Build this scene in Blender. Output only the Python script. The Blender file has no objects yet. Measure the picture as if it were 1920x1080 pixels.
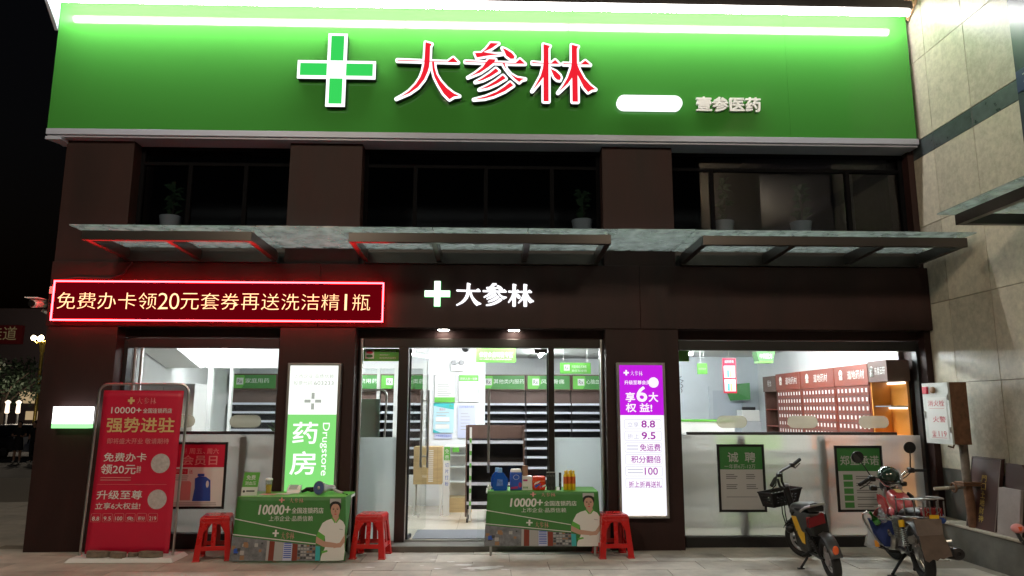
import bpy, math, random
from mathutils import Vector, Matrix
from mathutils.geometry import tessellate_polygon
random.seed(7)
SC = bpy.context.scene
COL = SC.collection
RAD = math.radians

# ------------------------------------------------------------------ camera
def camera_axes(pitch, yaw, roll):
    cp, sp = math.cos(pitch), math.sin(pitch); cy, sy = math.cos(yaw), math.sin(yaw)
    f = Vector((sy*cp, cy*cp, sp)); r = Vector((cy, -sy, 0)); u = r.cross(f)
    return (r*math.cos(roll)+u*math.sin(roll), u*math.cos(roll)-r*math.sin(roll), f)
cam = bpy.data.cameras.new('camera'); cam.sensor_width = 36; cam.lens = 25.3125
cam.clip_start = .05; cam.clip_end = 600
camo = bpy.data.objects.new('camera', cam); COL.objects.link(camo)
r_, u_, f_ = camera_axes(RAD(9.5), RAD(1.54), RAD(.13))
mw = Matrix.Identity(4)
for i in range(3):
    mw[i][0] = r_[i]; mw[i][1] = u_[i]; mw[i][2] = -f_[i]
mw.translation = (0, -8.69, 1.62); camo.matrix_world = mw
SC.camera = camo

# ------------------------------------------------------------------ night sky, added fill lamp, exposure
wd = bpy.data.worlds.new('World'); SC.world = wd; wd.use_nodes = True
nt = wd.node_tree; bg = nt.nodes['Background']
sky = nt.nodes.new('ShaderNodeTexSky'); sky.sky_type = 'NISHITA'; sky.sun_disc = False
sky.sun_elevation = RAD(-4); sky.sun_rotation = RAD(200); sky.altitude = 50
nt.links.new(sky.outputs[0], bg.inputs[0]); bg.inputs[1].default_value = .10
sun = bpy.data.lights.new('night_fill', 'SUN'); sun.energy = .012; sun.angle = RAD(10); sun.color = (.75, .82, 1)  # weak even fill, added in place of an unseen moon and city glow
suno = bpy.data.objects.new('night_fill', sun); COL.objects.link(suno); suno.rotation_euler = (RAD(50), 0, RAD(-20))
vs = SC.view_settings; vs.view_transform = 'Standard'; vs.look = 'None'; vs.exposure = .3; vs.gamma = 1
vs.use_curve_mapping = False
cy = SC.cycles; cy.use_denoising = True; cy.max_bounces = 10; cy.transparent_max_bounces = 16
cy.diffuse_bounces = 4; cy.glossy_bounces = 4; cy.transmission_bounces = 6
cy.sample_clamp_indirect = 4; cy.caustics_reflective = False; cy.caustics_refractive = False

# ------------------------------------------------------------------ materials
MATS = {}
def M(name, col=(.5, .5, .5), rough=.5, metal=0, emit=None, es=1, vary=0, scale=8, bump=0, coat=0, rnd=0, stretch=None, spec=.5, world=False):
    if name in MATS: return MATS[name]
    m = bpy.data.materials.new(name); m.use_nodes = True; n = m.node_tree; L = n.links
    b = n.nodes['Principled BSDF']
    b.inputs['Base Color'].default_value = (*col, 1); b.inputs['Roughness'].default_value = rough
    b.inputs['Metallic'].default_value = metal; b.inputs['Specular IOR Level'].default_value = spec
    if coat: b.inputs['Coat Weight'].default_value = coat; b.inputs['Coat Roughness'].default_value = .06
    if emit:
        b.inputs['Emission Color'].default_value = (*emit, 1); b.inputs['Emission Strength'].default_value = es
    if vary or bump or rnd:
        tc = n.nodes.new('ShaderNodeTexCoord'); nz = n.nodes.new('ShaderNodeTexNoise')
        nz.inputs['Scale'].default_value = scale; nz.inputs['Detail'].default_value = 6; nz.inputs['Roughness'].default_value = .65
        if stretch:
            mp = n.nodes.new('ShaderNodeMapping'); mp.inputs['Scale'].default_value = stretch
            L.new(tc.outputs['Object'], mp.inputs[0]); L.new(mp.outputs[0], nz.inputs['Vector'])
        elif world: L.new(n.nodes.new('ShaderNodeNewGeometry').outputs['Position'], nz.inputs['Vector'])
        else: L.new(tc.outputs['Object'], nz.inputs['Vector'])
        fac = nz.outputs['Fac']
        if rnd:
            oi = n.nodes.new('ShaderNodeObjectInfo'); mth = n.nodes.new('ShaderNodeMath'); mth.operation = 'MULTIPLY_ADD'
            mth.inputs[1].default_value = rnd; L.new(oi.outputs['Random'], mth.inputs[0]); L.new(fac, mth.inputs[2])
            sb = n.nodes.new('ShaderNodeMath'); sb.operation = 'SUBTRACT'; sb.inputs[1].default_value = rnd/2
            L.new(mth.outputs[0], sb.inputs[0]); fac = sb.outputs[0]
        if vary:
            cr = n.nodes.new('ShaderNodeValToRGB')
            cr.color_ramp.elements[0].position = .25; cr.color_ramp.elements[1].position = .75
            cr.color_ramp.elements[0].color = (*[max(0, c*(1-vary)) for c in col], 1)
            cr.color_ramp.elements[1].color = (*[min(1, c*(1+vary)) for c in col], 1)
            L.new(fac, cr.inputs[0]); L.new(cr.outputs[0], b.inputs['Base Color'])
            mr = n.nodes.new('ShaderNodeMapRange'); mr.inputs[3].default_value = max(.03, rough-.1); mr.inputs[4].default_value = min(1, rough+.12)
            L.new(nz.outputs['Fac'], mr.inputs[0]); L.new(mr.outputs[0], b.inputs['Roughness'])
        if bump:
            bp = n.nodes.new('ShaderNodeBump'); bp.inputs['Strength'].default_value = bump; bp.inputs['Distance'].default_value = .01
            L.new(nz.outputs['Fac'], bp.inputs['Height']); L.new(bp.outputs[0], b.inputs['Normal'])
    MATS[name] = m; return m
def E(name, col, s=1.0):
    if name in MATS: return MATS[name]
    m = bpy.data.materials.new(name); m.use_nodes = True; n = m.node_tree
    n.nodes.remove(n.nodes['Principled BSDF']); e = n.nodes.new('ShaderNodeEmission')
    e.inputs[0].default_value = (*col, 1); e.inputs[1].default_value = s*(.82 if name[:4] in ('neon', 'box_') else 1)
    n.links.new(e.outputs[0], n.nodes['Material Output'].inputs[0]); MATS[name] = m; return m
def glass_mat(name, tint=(.96, .98, .97), film=0, film_col=(.8, .8, .8), blur=0, rough=.0, ior=1.45, dirt=0):
    """thin architectural sheet: fresnel reflection over see-through, with an optional milky film"""
    m = bpy.data.materials.new(name); m.use_nodes = True; n = m.node_tree; L = n.links
    n.nodes.remove(n.nodes['Principled BSDF']); out = n.nodes['Material Output']
    tr = n.nodes.new('ShaderNodeBsdfTransparent'); tr.inputs[0].default_value = (*tint, 1)
    body = tr.outputs[0]
    if blur:
        rf = n.nodes.new('ShaderNodeBsdfRefraction'); rf.inputs['Roughness'].default_value = blur; rf.inputs['IOR'].default_value = 1.12
        rf.inputs[0].default_value = (*tint, 1); body = rf.outputs[0]
    if film:
        tl = n.nodes.new('ShaderNodeBsdfTranslucent'); tl.inputs[0].default_value = (*film_col, 1)
        df = n.nodes.new('ShaderNodeBsdfDiffuse'); df.inputs[0].default_value = (*film_col, 1)
        mx = n.nodes.new('ShaderNodeMixShader'); mx.inputs[0].default_value = .3 if blur else .15
        L.new(tl.outputs[0], mx.inputs[1]); L.new(df.outputs[0], mx.inputs[2])
        m2 = n.nodes.new('ShaderNodeMixShader'); m2.inputs[0].default_value = film
        if dirt:
            tc = n.nodes.new('ShaderNodeTexCoord'); nz = n.nodes.new('ShaderNodeTexNoise'); nz.inputs['Scale'].default_value = 6; nz.inputs['Detail'].default_value = 8
            mr = n.nodes.new('ShaderNodeMapRange'); mr.inputs[1].default_value = .3; mr.inputs[2].default_value = .7
            mr.inputs[3].default_value = max(0, film-dirt); mr.inputs[4].default_value = min(1, film+dirt)
            L.new(tc.outputs['Object'], nz.inputs['Vector']); L.new(nz.outputs['Fac'], mr.inputs[0]); L.new(mr.outputs[0], m2.inputs[0])
        L.new(body, m2.inputs[1]); L.new(mx.outputs[0], m2.inputs[2]); body = m2.outputs[0]
    gl = n.nodes.new('ShaderNodeBsdfGlossy'); gl.inputs['Roughness'].default_value = rough
    fr = n.nodes.new('ShaderNodeFresnel'); fr.inputs[0].default_value = ior
    ge = n.nodes.new('ShaderNodeNewGeometry'); iv = n.nodes.new('ShaderNodeMath'); iv.operation = 'SUBTRACT'; iv.inputs[0].default_value = 1; L.new(ge.outputs['Backfacing'], iv.inputs[1])
    mu = n.nodes.new('ShaderNodeMath'); mu.operation = 'MULTIPLY'; L.new(fr.outputs[0], mu.inputs[0]); L.new(iv.outputs[0], mu.inputs[1])   # reflect at the outer face only
    m3 = n.nodes.new('ShaderNodeMixShader'); L.new(mu.outputs[0], m3.inputs[0])
    L.new(body, m3.inputs[1]); L.new(gl.outputs[0], m3.inputs[2]); L.new(m3.outputs[0], out.inputs[0])
    MATS[name] = m; return m
def W(name): return MATS[name]

M('cladding', (.025, .0092, .008), .62, vary=.5, scale=2.6, stretch=(1, 1, .22), spec=.3, bump=.03)
M('window_black', (.003, .003, .004), .85, spec=.1)
M('cladding_dark', (.018, .014, .014), .5, vary=.3, scale=5)
M('black_metal', (.012, .011, .012), .38)
M('frame_metal', (.06, .052, .048), .3, metal=.7)
M('steel', (.52, .51, .50), .32, metal=1)
M('chrome', (.7, .7, .7), .12, metal=1)
M('white_paint', (.78, .78, .77), .45)
M('white_wall', (.74, .75, .76), .6, vary=.05, scale=2)
M('grey_wall', (.50, .54, .58), .6, vary=.06, scale=2)
M('white_plastic', (.75, .75, .74), .35)
M('grey_plastic', (.35, .35, .36), .4)
M('black_plastic', (.007, .007, .008), .42)
M('black_rubber', (.012, .012, .012), .8, bump=.2, scale=60)
M('sign_green', (.048, .225, .036), .6, coat=.55, spec=0)
M('trim_white', (.36, .38, .46), .4)
M('letter_white', (.85, .86, .84), .4)
M('fender_grey', (.05, .05, .054), .35)
M('old_chrome', (.22, .21, .20), .4, metal=.8, vary=.4, scale=30)
M('faint_ink', (.16, .16, .16), .5)
M('print_white', (.72, .72, .70), .5)
M('print_grey', (.40, .40, .40), .5)
M('print_dark', (.05, .05, .055), .5)
M('print_green', (.05, .20, .045), .5, vary=.12, scale=2)
M('print_green_light', (.12, .42, .06), .45)
M('print_green_dark', (.035, .17, .04), .45)
M('print_red', (.56, .010, .045), .4, vary=.08, scale=1.5)
M('print_gold', (.68, .50, .22), .45)
M('print_pink', (.70, .28, .28), .45)
M('print_blue', (.03, .10, .48), .4)
M('print_teal', (.05, .42, .45), .4)
M('print_lilac', (.52, .55, .72), .5)
M('disc_grey', (.50, .46, .46), .5, vary=.25, scale=30)
M('skin', (.52, .31, .23), .5)
M('hair', (.012, .010, .010), .5)
M('red_plastic', (.52, .012, .012), .28, vary=.08, scale=3, coat=.2)
M('shelf_brown', (.11, .062, .05), .5, vary=.12, scale=4)
M('shelf_dark', (.035, .028, .034), .5)
M('price_strip', (.70, .70, .80), .3)
M('wood', (.50, .36, .18), .45, vary=.2, scale=3, stretch=(1, 1, 8))
M('redwood', (.21, .038, .02), .42, vary=.12, scale=5)
M('redwood_face', (.18, .032, .018), .42, vary=.1, scale=6)
M('darkwood', (.10, .045, .035), .45, vary=.15, scale=5)
M('orange_wood', (.78, .30, .045), .4, vary=.06, scale=3)
M('floor_tile', (.66, .60, .50), .07, vary=.06, scale=3, rnd=.15)
M('ceiling_tile', (.72, .73, .74), .7, rnd=.1, vary=.03)
M('paving', (.42, .385, .335), .62, vary=.42, scale=1.9, bump=.3, rnd=.2, world=True)
M('asphalt', (.10, .095, .09), .8, vary=.25, scale=4, bump=.3)
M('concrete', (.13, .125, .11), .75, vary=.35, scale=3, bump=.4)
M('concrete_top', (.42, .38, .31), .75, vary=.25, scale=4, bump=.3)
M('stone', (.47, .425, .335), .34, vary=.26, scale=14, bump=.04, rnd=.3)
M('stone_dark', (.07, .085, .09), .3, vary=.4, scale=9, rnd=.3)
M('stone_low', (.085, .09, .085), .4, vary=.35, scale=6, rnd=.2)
M('joint', (.26, .23, .19), .8)
M('rust', (.16, .075, .04), .75, vary=.5, scale=14, bump=.3)
M('rusty_pipe', (.19, .16, .13), .6, vary=.5, scale=9, bump=.2)
M('yellow_paint', (.72, .42, .01), .3, coat=.3)
M('moto_red', (.42, .045, .05), .28, coat=.5, vary=.1, scale=8)
M('engine_metal', (.36, .35, .33), .38, metal=.8, vary=.3, scale=20)
M('seat_vinyl', (.014, .014, .016), .42, bump=.05, scale=40)
M('mud_brown', (.10, .07, .055), .7, vary=.3, scale=9)
M('tail_red', (.16, .008, .012), .2, coat=.4)
M('reflector', (.75, .12, .03), .25)
M('blue_cloth', (.02, .04, .17), .7, bump=.1, scale=50)
M('slab_brown', (.06, .026, .023), .35, vary=.1, scale=10)
M('slab_grey', (.30, .25, .24), .4, vary=.15, scale=10)
M('gold', (.75, .55, .13), .35, metal=.6)
M('pink_plastic', (.75, .28, .27), .3, coat=.4)
M('leaf', (.06, .11, .045), .5, vary=.35, scale=5)
M('leaf_dark', (.035, .06, .03), .6, vary=.4, scale=5)
M('bark', (.07, .05, .035), .8, vary=.3, scale=6)
M('soap_blue', (.012, .10, .48), .25, coat=.3)
M('soap_cap', (.25, .48, .75), .3)
M('juice', (.62, .40, .03), .3)
M('bottle_yellow', (.75, .50, .02), .3)
M('bottle_label', (.62, .12, .03), .4)
M('foil_red', (.68, .05, .02), .25, vary=.3, scale=16)
M('foil_dark', (.045, .05, .048), .25, vary=.4, scale=22)
M('carton_brown', (.32, .18, .10), .6)
M('car_white', (.55, .56, .58), .25, coat=.5)
M('car_dark', (.03, .03, .04), .25, coat=.5)
M('car_glass', (.01, .012, .015), .08)
M('cloth_black', (.014, .014, .016), .8)
M('cloth_dark', (.03, .03, .035), .8)
M('mat_grey', (.16, .17, .19), .9, bump=.3, scale=60)
E('tube', (1, 1, .97), 58)
E('tube_in', (.95, .985, 1), 138)
E('neon_white', (.97, .97, 1), 1.5)
E('neon_red', (.92, .018, .035), .95)
E('neon_green', (.05, .80, .13), .85)
E('neon_side', (.50, .60, 1), .35)
E('box_white', (.95, 1, .93), 1.25)
E('box_green', (.26, .80, .21), .95)
E('box_pale', (.50, .55, .47), 1)
E('box_grey', (.42, .45, .40), 1)
E('box_purple', (.56, .015, .76), 1)
E('box_white2', (.93, .92, .98), 1.15)
E('box_pinkwhite', (.98, .86, 1), 1.1)
E('box_line', (.55, .54, .66), 1)
E('box_violet', (.42, .02, .42), .9)
E('led_red', (1, .014, .018), 42)
E('led_text', (1, .52, .26), 2.0)
E('led_halo', (.60, .002, .016), .17)
E('lamp_box', (.97, 1, .98), 3.2)
E('lamp_green', (.3, .9, .3), 1.4)
E('downlight', (1, .93, .8), 45)
E('street_bulb', (1, .80, .50), 16)
E('far_lamp', (1, .80, .6), 1.6)
E('far_window', (1, .72, .4), .35)
E('niche_light', (1, .95, .85), 2.5)
glass_mat('glass')
glass_mat('glass_dark', tint=(.6, .64, .68), ior=1.42)
glass_mat('canopy_glass', tint=(.62, .72, .70), film=.42, film_col=(.62, .68, .68), dirt=.22, rough=.12)
glass_mat('frost', tint=(.9, .9, .88), film=.42, film_col=(.86, .84, .79), blur=.22, rough=.35)
glass_mat('frost_light', tint=(.85, .88, .9), film=.72, film_col=(.62, .68, .70), blur=.5, rough=.3)
glass_mat('pill_film', tint=(.55, .52, .42), film=.65, film_col=(.36, .33, .25), rough=.3)
glass_mat('clear_plastic', tint=(.86, .88, .88), film=.25, film_col=(.6, .6, .6), rough=.1)
glass_mat('green_bottle', tint=(.06, .30, .05), film=.15, film_col=(.05, .25, .04), rough=.05)
glass_mat('bag_plastic', tint=(.8, .8, .8), film=.6, film_col=(.6, .58, .55), rough=.2)

# ------------------------------------------------------------------ mesh helpers
class MB:
    def __init__(s): s.v = []; s.f = []; s.m = []; s.T = None
    def add(s, vs, fs, mi=0):
        o = len(s.v)
        for p in vs:
            p = Vector(p)
            s.v.append(s.T @ p if s.T else p)
        for f in fs: s.f.append([i+o for i in f]); s.m.append(mi)
        return s
    def box(s, x0, x1, y0, y1, z0, z1, mi=0):
        return s.add([(x0, y0, z0), (x1, y0, z0), (x1, y1, z0), (x0, y1, z0), (x0, y0, z1), (x1, y0, z1), (x1, y1, z1), (x0, y1, z1)],
                     [(0, 3, 2, 1), (4, 5, 6, 7), (0, 1, 5, 4), (1, 2, 6, 5), (2, 3, 7, 6), (3, 0, 4, 7)], mi)
    def taper(s, b0, b1, z0, z1, mi=0):
        (x0, x1, y0, y1), (a0, a1, c0, c1) = b0, b1
        return s.add([(x0, y0, z0), (x1, y0, z0), (x1, y1, z0), (x0, y1, z0), (a0, c0, z1), (a1, c0, z1), (a1, c1, z1), (a0, c1, z1)],
                     [(0, 3, 2, 1), (4, 5, 6, 7), (0, 1, 5, 4), (1, 2, 6, 5), (2, 3, 7, 6), (3, 0, 4, 7)], mi)
    def prism(s, pts, d0, d1, fn=lambda a, b, d: (a, d, b), mi=0):
        """polygon pts (a,b) extruded between depths d0 (front) and d1"""
        n = len(pts)
        tri = tessellate_polygon([[Vector((a, b, 0)) for a, b in pts]])
        vs = [fn(a, b, d0) for a, b in pts]+[fn(a, b, d1) for a, b in pts]
        fs = [tuple(t) for t in tri]+[tuple(i+n for i in reversed(t)) for t in tri]
        fs += [(i, (i+1) % n, (i+1) % n+n, i+n) for i in range(n)]
        return s.add(vs, fs, mi)
    def flat(s, pts, d, fn=lambda a, b, d: (a, d, b), mi=0):
        tri = tessellate_polygon([[Vector((a, b, 0)) for a, b in pts]])
        return s.add([fn(a, b, d) for a, b in pts], [tuple(t) for t in tri], mi)
    def tube(s, pts, r, n=8, closed=False, mi=0, flat=1):
        pts = [Vector(p) for p in pts]; k = len(pts); rr = r if isinstance(r, (list, tuple)) else [r]*k
        vs = []; up = None
        for i, p in enumerate(pts):
            a = pts[(i-1) % k] if (i or closed) else p; b = pts[(i+1) % k] if (i < k-1 or closed) else p
            t = (b-a)
            t = t.normalized() if t.length > 1e-9 else Vector((0, 0, 1))
            if up is None: up = Vector((0, 0, 1)) if abs(t.z) < .9 else Vector((1, 0, 0))
            e1 = t.cross(up)
            if e1.length < 1e-6: e1 = t.orthogonal()
            e1.normalize(); e2 = e1.cross(t).normalized(); up = e2
            for j in range(n):
                q = 2*math.pi*j/n; vs.append(p+e1*math.cos(q)*rr[i]+e2*math.sin(q)*rr[i]*flat)
        fs = []
        for i in range(k if closed else k-1):
            for j in range(n):
                a = i*n+j; b = i*n+(j+1) % n; c = ((i+1) % k)*n
                fs.append((a, b, c+(j+1) % n, c+j))
        if not closed: fs += [tuple(reversed(range(n))), tuple(range((k-1)*n, k*n))]
        return s.add(vs, fs, mi)
    def lathe(s, prof, c=(0, 0, 0), ax=(0, 0, 1), n=20, mi=0, sx=1):
        c = Vector(c); a = Vector(ax).normalized(); e1 = a.orthogonal().normalized(); e2 = a.cross(e1)
        vs = []
        for r, h in prof:
            for j in range(n):
                q = 2*math.pi*j/n; vs.append(c+a*h+e1*r*math.cos(q)*sx+e2*r*math.sin(q))
        fs = [(i*n+j, i*n+(j+1) % n, (i+1)*n+(j+1) % n, (i+1)*n+j) for i in range(len(prof)-1) for j in range(n)]
        fs += [tuple(reversed(range(n))), tuple(range((len(prof)-1)*n, len(prof)*n))]
        return s.add(vs, fs, mi)
    def torus(s, c, ax, R, r, n=28, m=10, mi=0, w=1):
        c = Vector(c); a = Vector(ax).normalized(); e1 = a.orthogonal().normalized(); e2 = a.cross(e1); vs = []
        for i in range(n):
            q = 2*math.pi*i/n; d = e1*math.cos(q)+e2*math.sin(q)
            for j in range(m):
                p = 2*math.pi*j/m; vs.append(c+d*(R+r*math.cos(p))+a*r*w*math.sin(p))
        fs = [(i*m+j, ((i+1) % n)*m+j, ((i+1) % n)*m+(j+1) % m, i*m+(j+1) % m) for i in range(n) for j in range(m)]
        return s.add(vs, fs, mi)
    def ell(s, c, r, n=16, m=10, mi=0, Mx=None):
        vs = []; c = Vector(c)
        for i in range(m+1):
            t = math.pi*i/m
            for j in range(n):
                q = 2*math.pi*j/n
                p = Vector((r[0]*math.sin(t)*math.cos(q), r[1]*math.sin(t)*math.sin(q), r[2]*math.cos(t)))
                vs.append(c+(Mx @ p if Mx else p))
        fs = [(i*n+j, (i+1)*n+j, (i+1)*n+(j+1) % n, i*n+(j+1) % n) for i in range(m) for j in range(n)]
        return s.add(vs, fs, mi)
    def build(s, name, mats, parent=None, smooth=False, bevel=0, local=False, angle=40):
        org = ORG.get(parent.name, Vector()) if (parent is not None and not local) else Vector()
        me = bpy.data.meshes.new(name); me.from_pydata([v-org for v in s.v], [], s.f)
        for m in (mats if isinstance(mats, (list, tuple)) else [mats]): me.materials.append(W(m))
        me.polygons.foreach_set('material_index', s.m)
        me.update()
        if smooth:
            me.polygons.foreach_set('use_smooth', [True]*len(me.polygons)); me.set_sharp_from_angle(angle=RAD(angle))
        o = bpy.data.objects.new(name, me); COL.objects.link(o)
        if parent is not None:
            o.parent = parent
            if parent.name in ORG: ORG[o.name] = ORG[parent.name]
        if bevel:
            b = o.modifiers.new('bevel', 'BEVEL'); b.width = bevel; b.segments = 2; b.limit_method = 'ANGLE'; b.angle_limit = RAD(50)
        return o
ORG = {}
def thing(name, label, cat, loc=(0, 0, 0), rz=0, group=None, world=True):
    """an Empty at the thing's base; world=True: its parts are given in world metres"""
    o = bpy.data.objects.new(name, None); COL.objects.link(o); o.location = loc; o.rotation_euler = (0, 0, rz)
    o.empty_display_size = .1
    tag(o, label, cat, group)
    if world: ORG[o.name] = Vector(loc)
    return o
def tag(o, label=None, cat=None, group=None, kind=None):
    if label: o['label'] = label
    if cat: o['category'] = cat
    if group: o['group'] = group
    if kind: o['kind'] = kind
    return o
def box(name, x0, x1, y0, y1, z0, z1, mat, parent=None, bevel=0, local=False):
    return MB().box(x0, x1, y0, y1, z0, z1).build(name, mat, parent, bevel=bevel, local=local)
def copy_tree(o, parent=None):
    c = o.copy(); COL.objects.link(c); c.parent = parent
    for ch in list(o.children): copy_tree(ch, c)
    return c
def rrect(x0, x1, z0, z1, r, n=5):
    P = []
    for cx, cz, a in ((x1-r, z1-r, 0), (x0+r, z1-r, 90), (x0+r, z0+r, 180), (x1-r, z0+r, 270)):
        for i in range(n+1):
            q = RAD(a+90*i/n); P.append((cx+r*math.cos(q), cz+r*math.sin(q)))
    return P
def ellipse(cx, cz, rx, rz, n=20):
    return [(cx+rx*math.cos(2*math.pi*i/n), cz+rz*math.sin(2*math.pi*i/n)) for i in range(n)]

# lettering: built-in font outlines turned into mesh, fitted to a box
TXT = {}
def text_geo(s, bold=0, ext=0):        # a negative bold thins the strokes
    k = (s, bold, ext)
    if k in TXT: return TXT[k]
    c = bpy.data.curves.new('t', 'FONT'); c.body = s; c.offset = bold; c.extrude = ext; c.resolution_u = 3
    o = bpy.data.objects.new('t', c); COL.objects.link(o)
    dg = bpy.context.evaluated_depsgraph_get(); dg.update()
    me = bpy.data.meshes.new_from_object(o.evaluated_get(dg))
    vs = [v.co.copy() for v in me.vertices]; fs = [tuple(p.vertices) for p in me.polygons]
    bpy.data.objects.remove(o); bpy.data.meshes.remove(me); bpy.data.curves.remove(c)
    x0 = min(v.x for v in vs); x1 = max(v.x for v in vs); y0 = min(v.y for v in vs); y1 = max(v.y for v in vs)
    vs = [((v.x-x0)/(x1-x0), (v.y-y0)/(y1-y0), v.z) for v in vs]
    TXT[k] = (vs, fs, (x1-x0)/(y1-y0)); return TXT[k]
FRONT = lambda a, b, d: (a, d, b)          # facing the street (-Y)
def add_text(mb, s, x0, x1, z0, z1, y, fn=FRONT, bold=0, depth=0, mi=0, slant=0):
    vs, fs, _ = text_geo(s, min(0, bold), .05 if depth else 0); bold = max(0, bold)
    dz = depth/.1 if depth else 0; k = bold*(z1-z0); x0 += k; x1 -= k; z0 += k; z1 -= k
    for i, (ox, oz) in enumerate(((0, 0), (-k, 0), (k, 0), (0, k), (0, -k), (k*.7, k*.7), (-k*.7, k*.7), (k*.7, -k*.7), (-k*.7, -k*.7)) if bold else ((0, 0),)):
        mb.add([fn(ox+x0+(x1-x0)*a+slant*(z1-z0)*b, oz+z0+(z1-z0)*b, y-.00006*i-((c+.05)*dz if depth else 0)) for a, b, c in vs], fs, mi)
def lettering(s, x0, x1, z0, z1, y, mat, parent, fn=FRONT, bold=0, depth=0, name='lettering', slant=0):
    mb = MB(); add_text(mb, s, x0, x1, z0, z1, y, fn, bold, depth, 0, slant)
    return mb.build(name, mat, parent)

# brand glyph strokes traced as polygons on a 1080 grid (three characters)
G1 = [[(497,108),(590,135),(568,175),(565,400),(560,480),(540,560),(490,680),(400,800),(280,890),(90,978),(180,925),(270,860),(370,750),(430,650),(465,550),(485,440),(490,300)],
      [(88,385),(480,395),(830,402),(910,338),(985,413),(830,412),(88,400)],
      [(597,410),(632,410),(640,500),(670,600),(730,700),(820,800),(920,880),(1010,922),(930,932),(865,975),(780,890),(700,760),(640,640),(610,530)]]
G2 = [[(465,118),(585,122),(480,200),(360,258),(420,270),(540,285),(680,275),(560,296),(420,314),(260,345),(230,275),(330,270),(400,205)],
      [(640,192),(700,215),(780,265),(825,320),(815,355),(765,358),(700,310),(670,240)],
      [(88,402),(380,410),(840,418),(905,358),(982,430),(840,432),(88,416)],
      [(440,365),(540,370),(525,410),(430,490),(310,575),(130,650),(240,580),(350,490),(390,425)],
      [(645,425),(675,425),(700,510),(770,590),(860,640),(985,660),(930,675),(895,710),(830,660),(740,570),(680,490)],
      [(545,505),(592,548),(470,630),(350,690),(240,718),(340,660),(450,585)],
      [(650,610),(695,655),(560,740),(430,800),(300,830),(430,765),(550,690)],
      [(760,712),(808,760),(680,850),(520,925),(380,965),(220,980),(400,930),(560,860),(680,780)]]
G3 = [[(235,135),(335,162),(312,200),(310,1000),(232,1000),(232,640),(170,720),(60,850),(130,730),(190,620),(225,500),(235,420)],
      [(65,412),(235,424),(350,426),(412,373),(475,436),(65,432)],
      [(342,510),(420,545),(480,600),(498,640),(480,680),(440,675),(400,640),(370,580)],
      [(665,138),(765,162),(745,200),(745,430),(780,520),(850,650),(940,750),(1020,810),(960,820),(905,855),(840,780),(790,680),(750,600),(750,1000),(667,1000),(667,640),(600,730),(450,870),(530,760),(600,640),(650,500),(662,420)],
      [(535,423),(662,426),(805,428),(870,378),(945,440),(535,438)]]
def glyph_pts(G, x0, x1, z0, z1):
    return [[(x0+(x1-x0)*a/1080, z1-(z1-z0)*b/1080) for a, b in P] for P in G]
def brand_flat(mb, x0, x1, z0, z1, y, fn=FRONT, mi=0, fat=0):
    """the three characters in a row as flat print"""
    w = (x1-x0)/2.885
    for k, G in enumerate((G1, G2, G3)):
        for j, P in enumerate(glyph_pts(G, x0+w*.9425*k, x0+w*.9425*k+w, z0, z1)):
            mb.flat(P, y-j*.00025, fn, mi)
def cross_pts(cx, cz, a, w):
    return [(cx-w, cz+a), (cx+w, cz+a), (cx+w, cz+w), (cx+a, cz+w), (cx+a, cz-w), (cx+w, cz-w), (cx+w, cz-a), (cx-w, cz-a), (cx-w, cz-w), (cx-a, cz-w), (cx-a, cz+w), (cx-w, cz+w)]
def stroke_mesh(polys, y, ext, grow, mat, name, parent):
    """solid letter body: each stroke filled, its outline widened by `grow` with round joins, extruded 2*ext deep"""
    mb = MB(); k = 0
    for P in polys:
        mb.prism(P, y-ext, y+ext); n = len(P)
        for i in range(n):
            (ax, az), (bx, bz) = P[i], P[(i+1) % n]; q = math.atan2(bz-az, bx-ax); k += 1; e = ext-.00003*(k % 40)
            st = [(bx+grow*math.cos(q+RAD(-90+30*j)), bz+grow*math.sin(q+RAD(-90+30*j))) for j in range(7)]+[(ax+grow*math.cos(q+RAD(90+30*j)), az+grow*math.sin(q+RAD(90+30*j))) for j in range(7)]
            vs = [(p, y-e, r) for p, r in st]+[(p, y+e, r) for p, r in st]; m = len(st)
            mb.add(vs, [tuple(range(m)), tuple(range(2*m-1, m-1, -1))]+[(j, j+m, (j+1) % m+m, (j+1) % m) for j in range(m)])
    return mb.build(name, mat, parent)

# ================================================================== the setting
def ground_z(x, y):
    t = min(1, max(0, (math.hypot(min(0, x+7), max(0, y-2))-1)/26)); return -.012-.62*t*t*(3-2*t)
mb = MB(); xs = [-300, -120, -60, -40]+[-34+1.5*i for i in range(22)]+[0, 6, 30, 120, 300]; ys = [-300, -60, -20, -8, -3]+[1.5*i for i in range(24)]+[45, 70, 120, 300]
mb.add([(x, y, ground_z(x, y)) for y in ys for x in xs], [(j*len(xs)+i, j*len(xs)+i+1, (j+1)*len(xs)+i+1, (j+1)*len(xs)+i) for j in range(len(ys)-1) for i in range(len(xs)-1)])
tag(mb.build('ground', 'asphalt', smooth=True), kind='structure')
pav = box('pavement', -13, 5.16, -3.4, .05, -.3, -.009, 'joint'); tag(pav, kind='structure')
slabm = MB().taper((-.3985, .3985, -.1985, .1985), (-.3965, .3965, -.1965, .1965), -.03, .0).build('paving_slab', 'paving', pav)
slabm.location = (-12.5, -3.2, 0); first = True
for j in range(9):
    for i in range(23):
        x = -12.6+.8*i+(.4 if j % 2 else 0); y = -3.2+.4*j
        if x > 5.0 or (x < -9 and y < -2): continue
        o = slabm if first else slabm.copy()
        if not first: COL.objects.link(o)
        first = False
        o.location = (x, y, random.uniform(-.002, .002)); o.rotation_euler = (random.uniform(-.002, .002), random.uniform(-.002, .002), 0)
sp = box('side_pavement', -13, -5.32, .06, 9, -.3, -.010, 'joint'); tag(sp, kind='structure')
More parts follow.
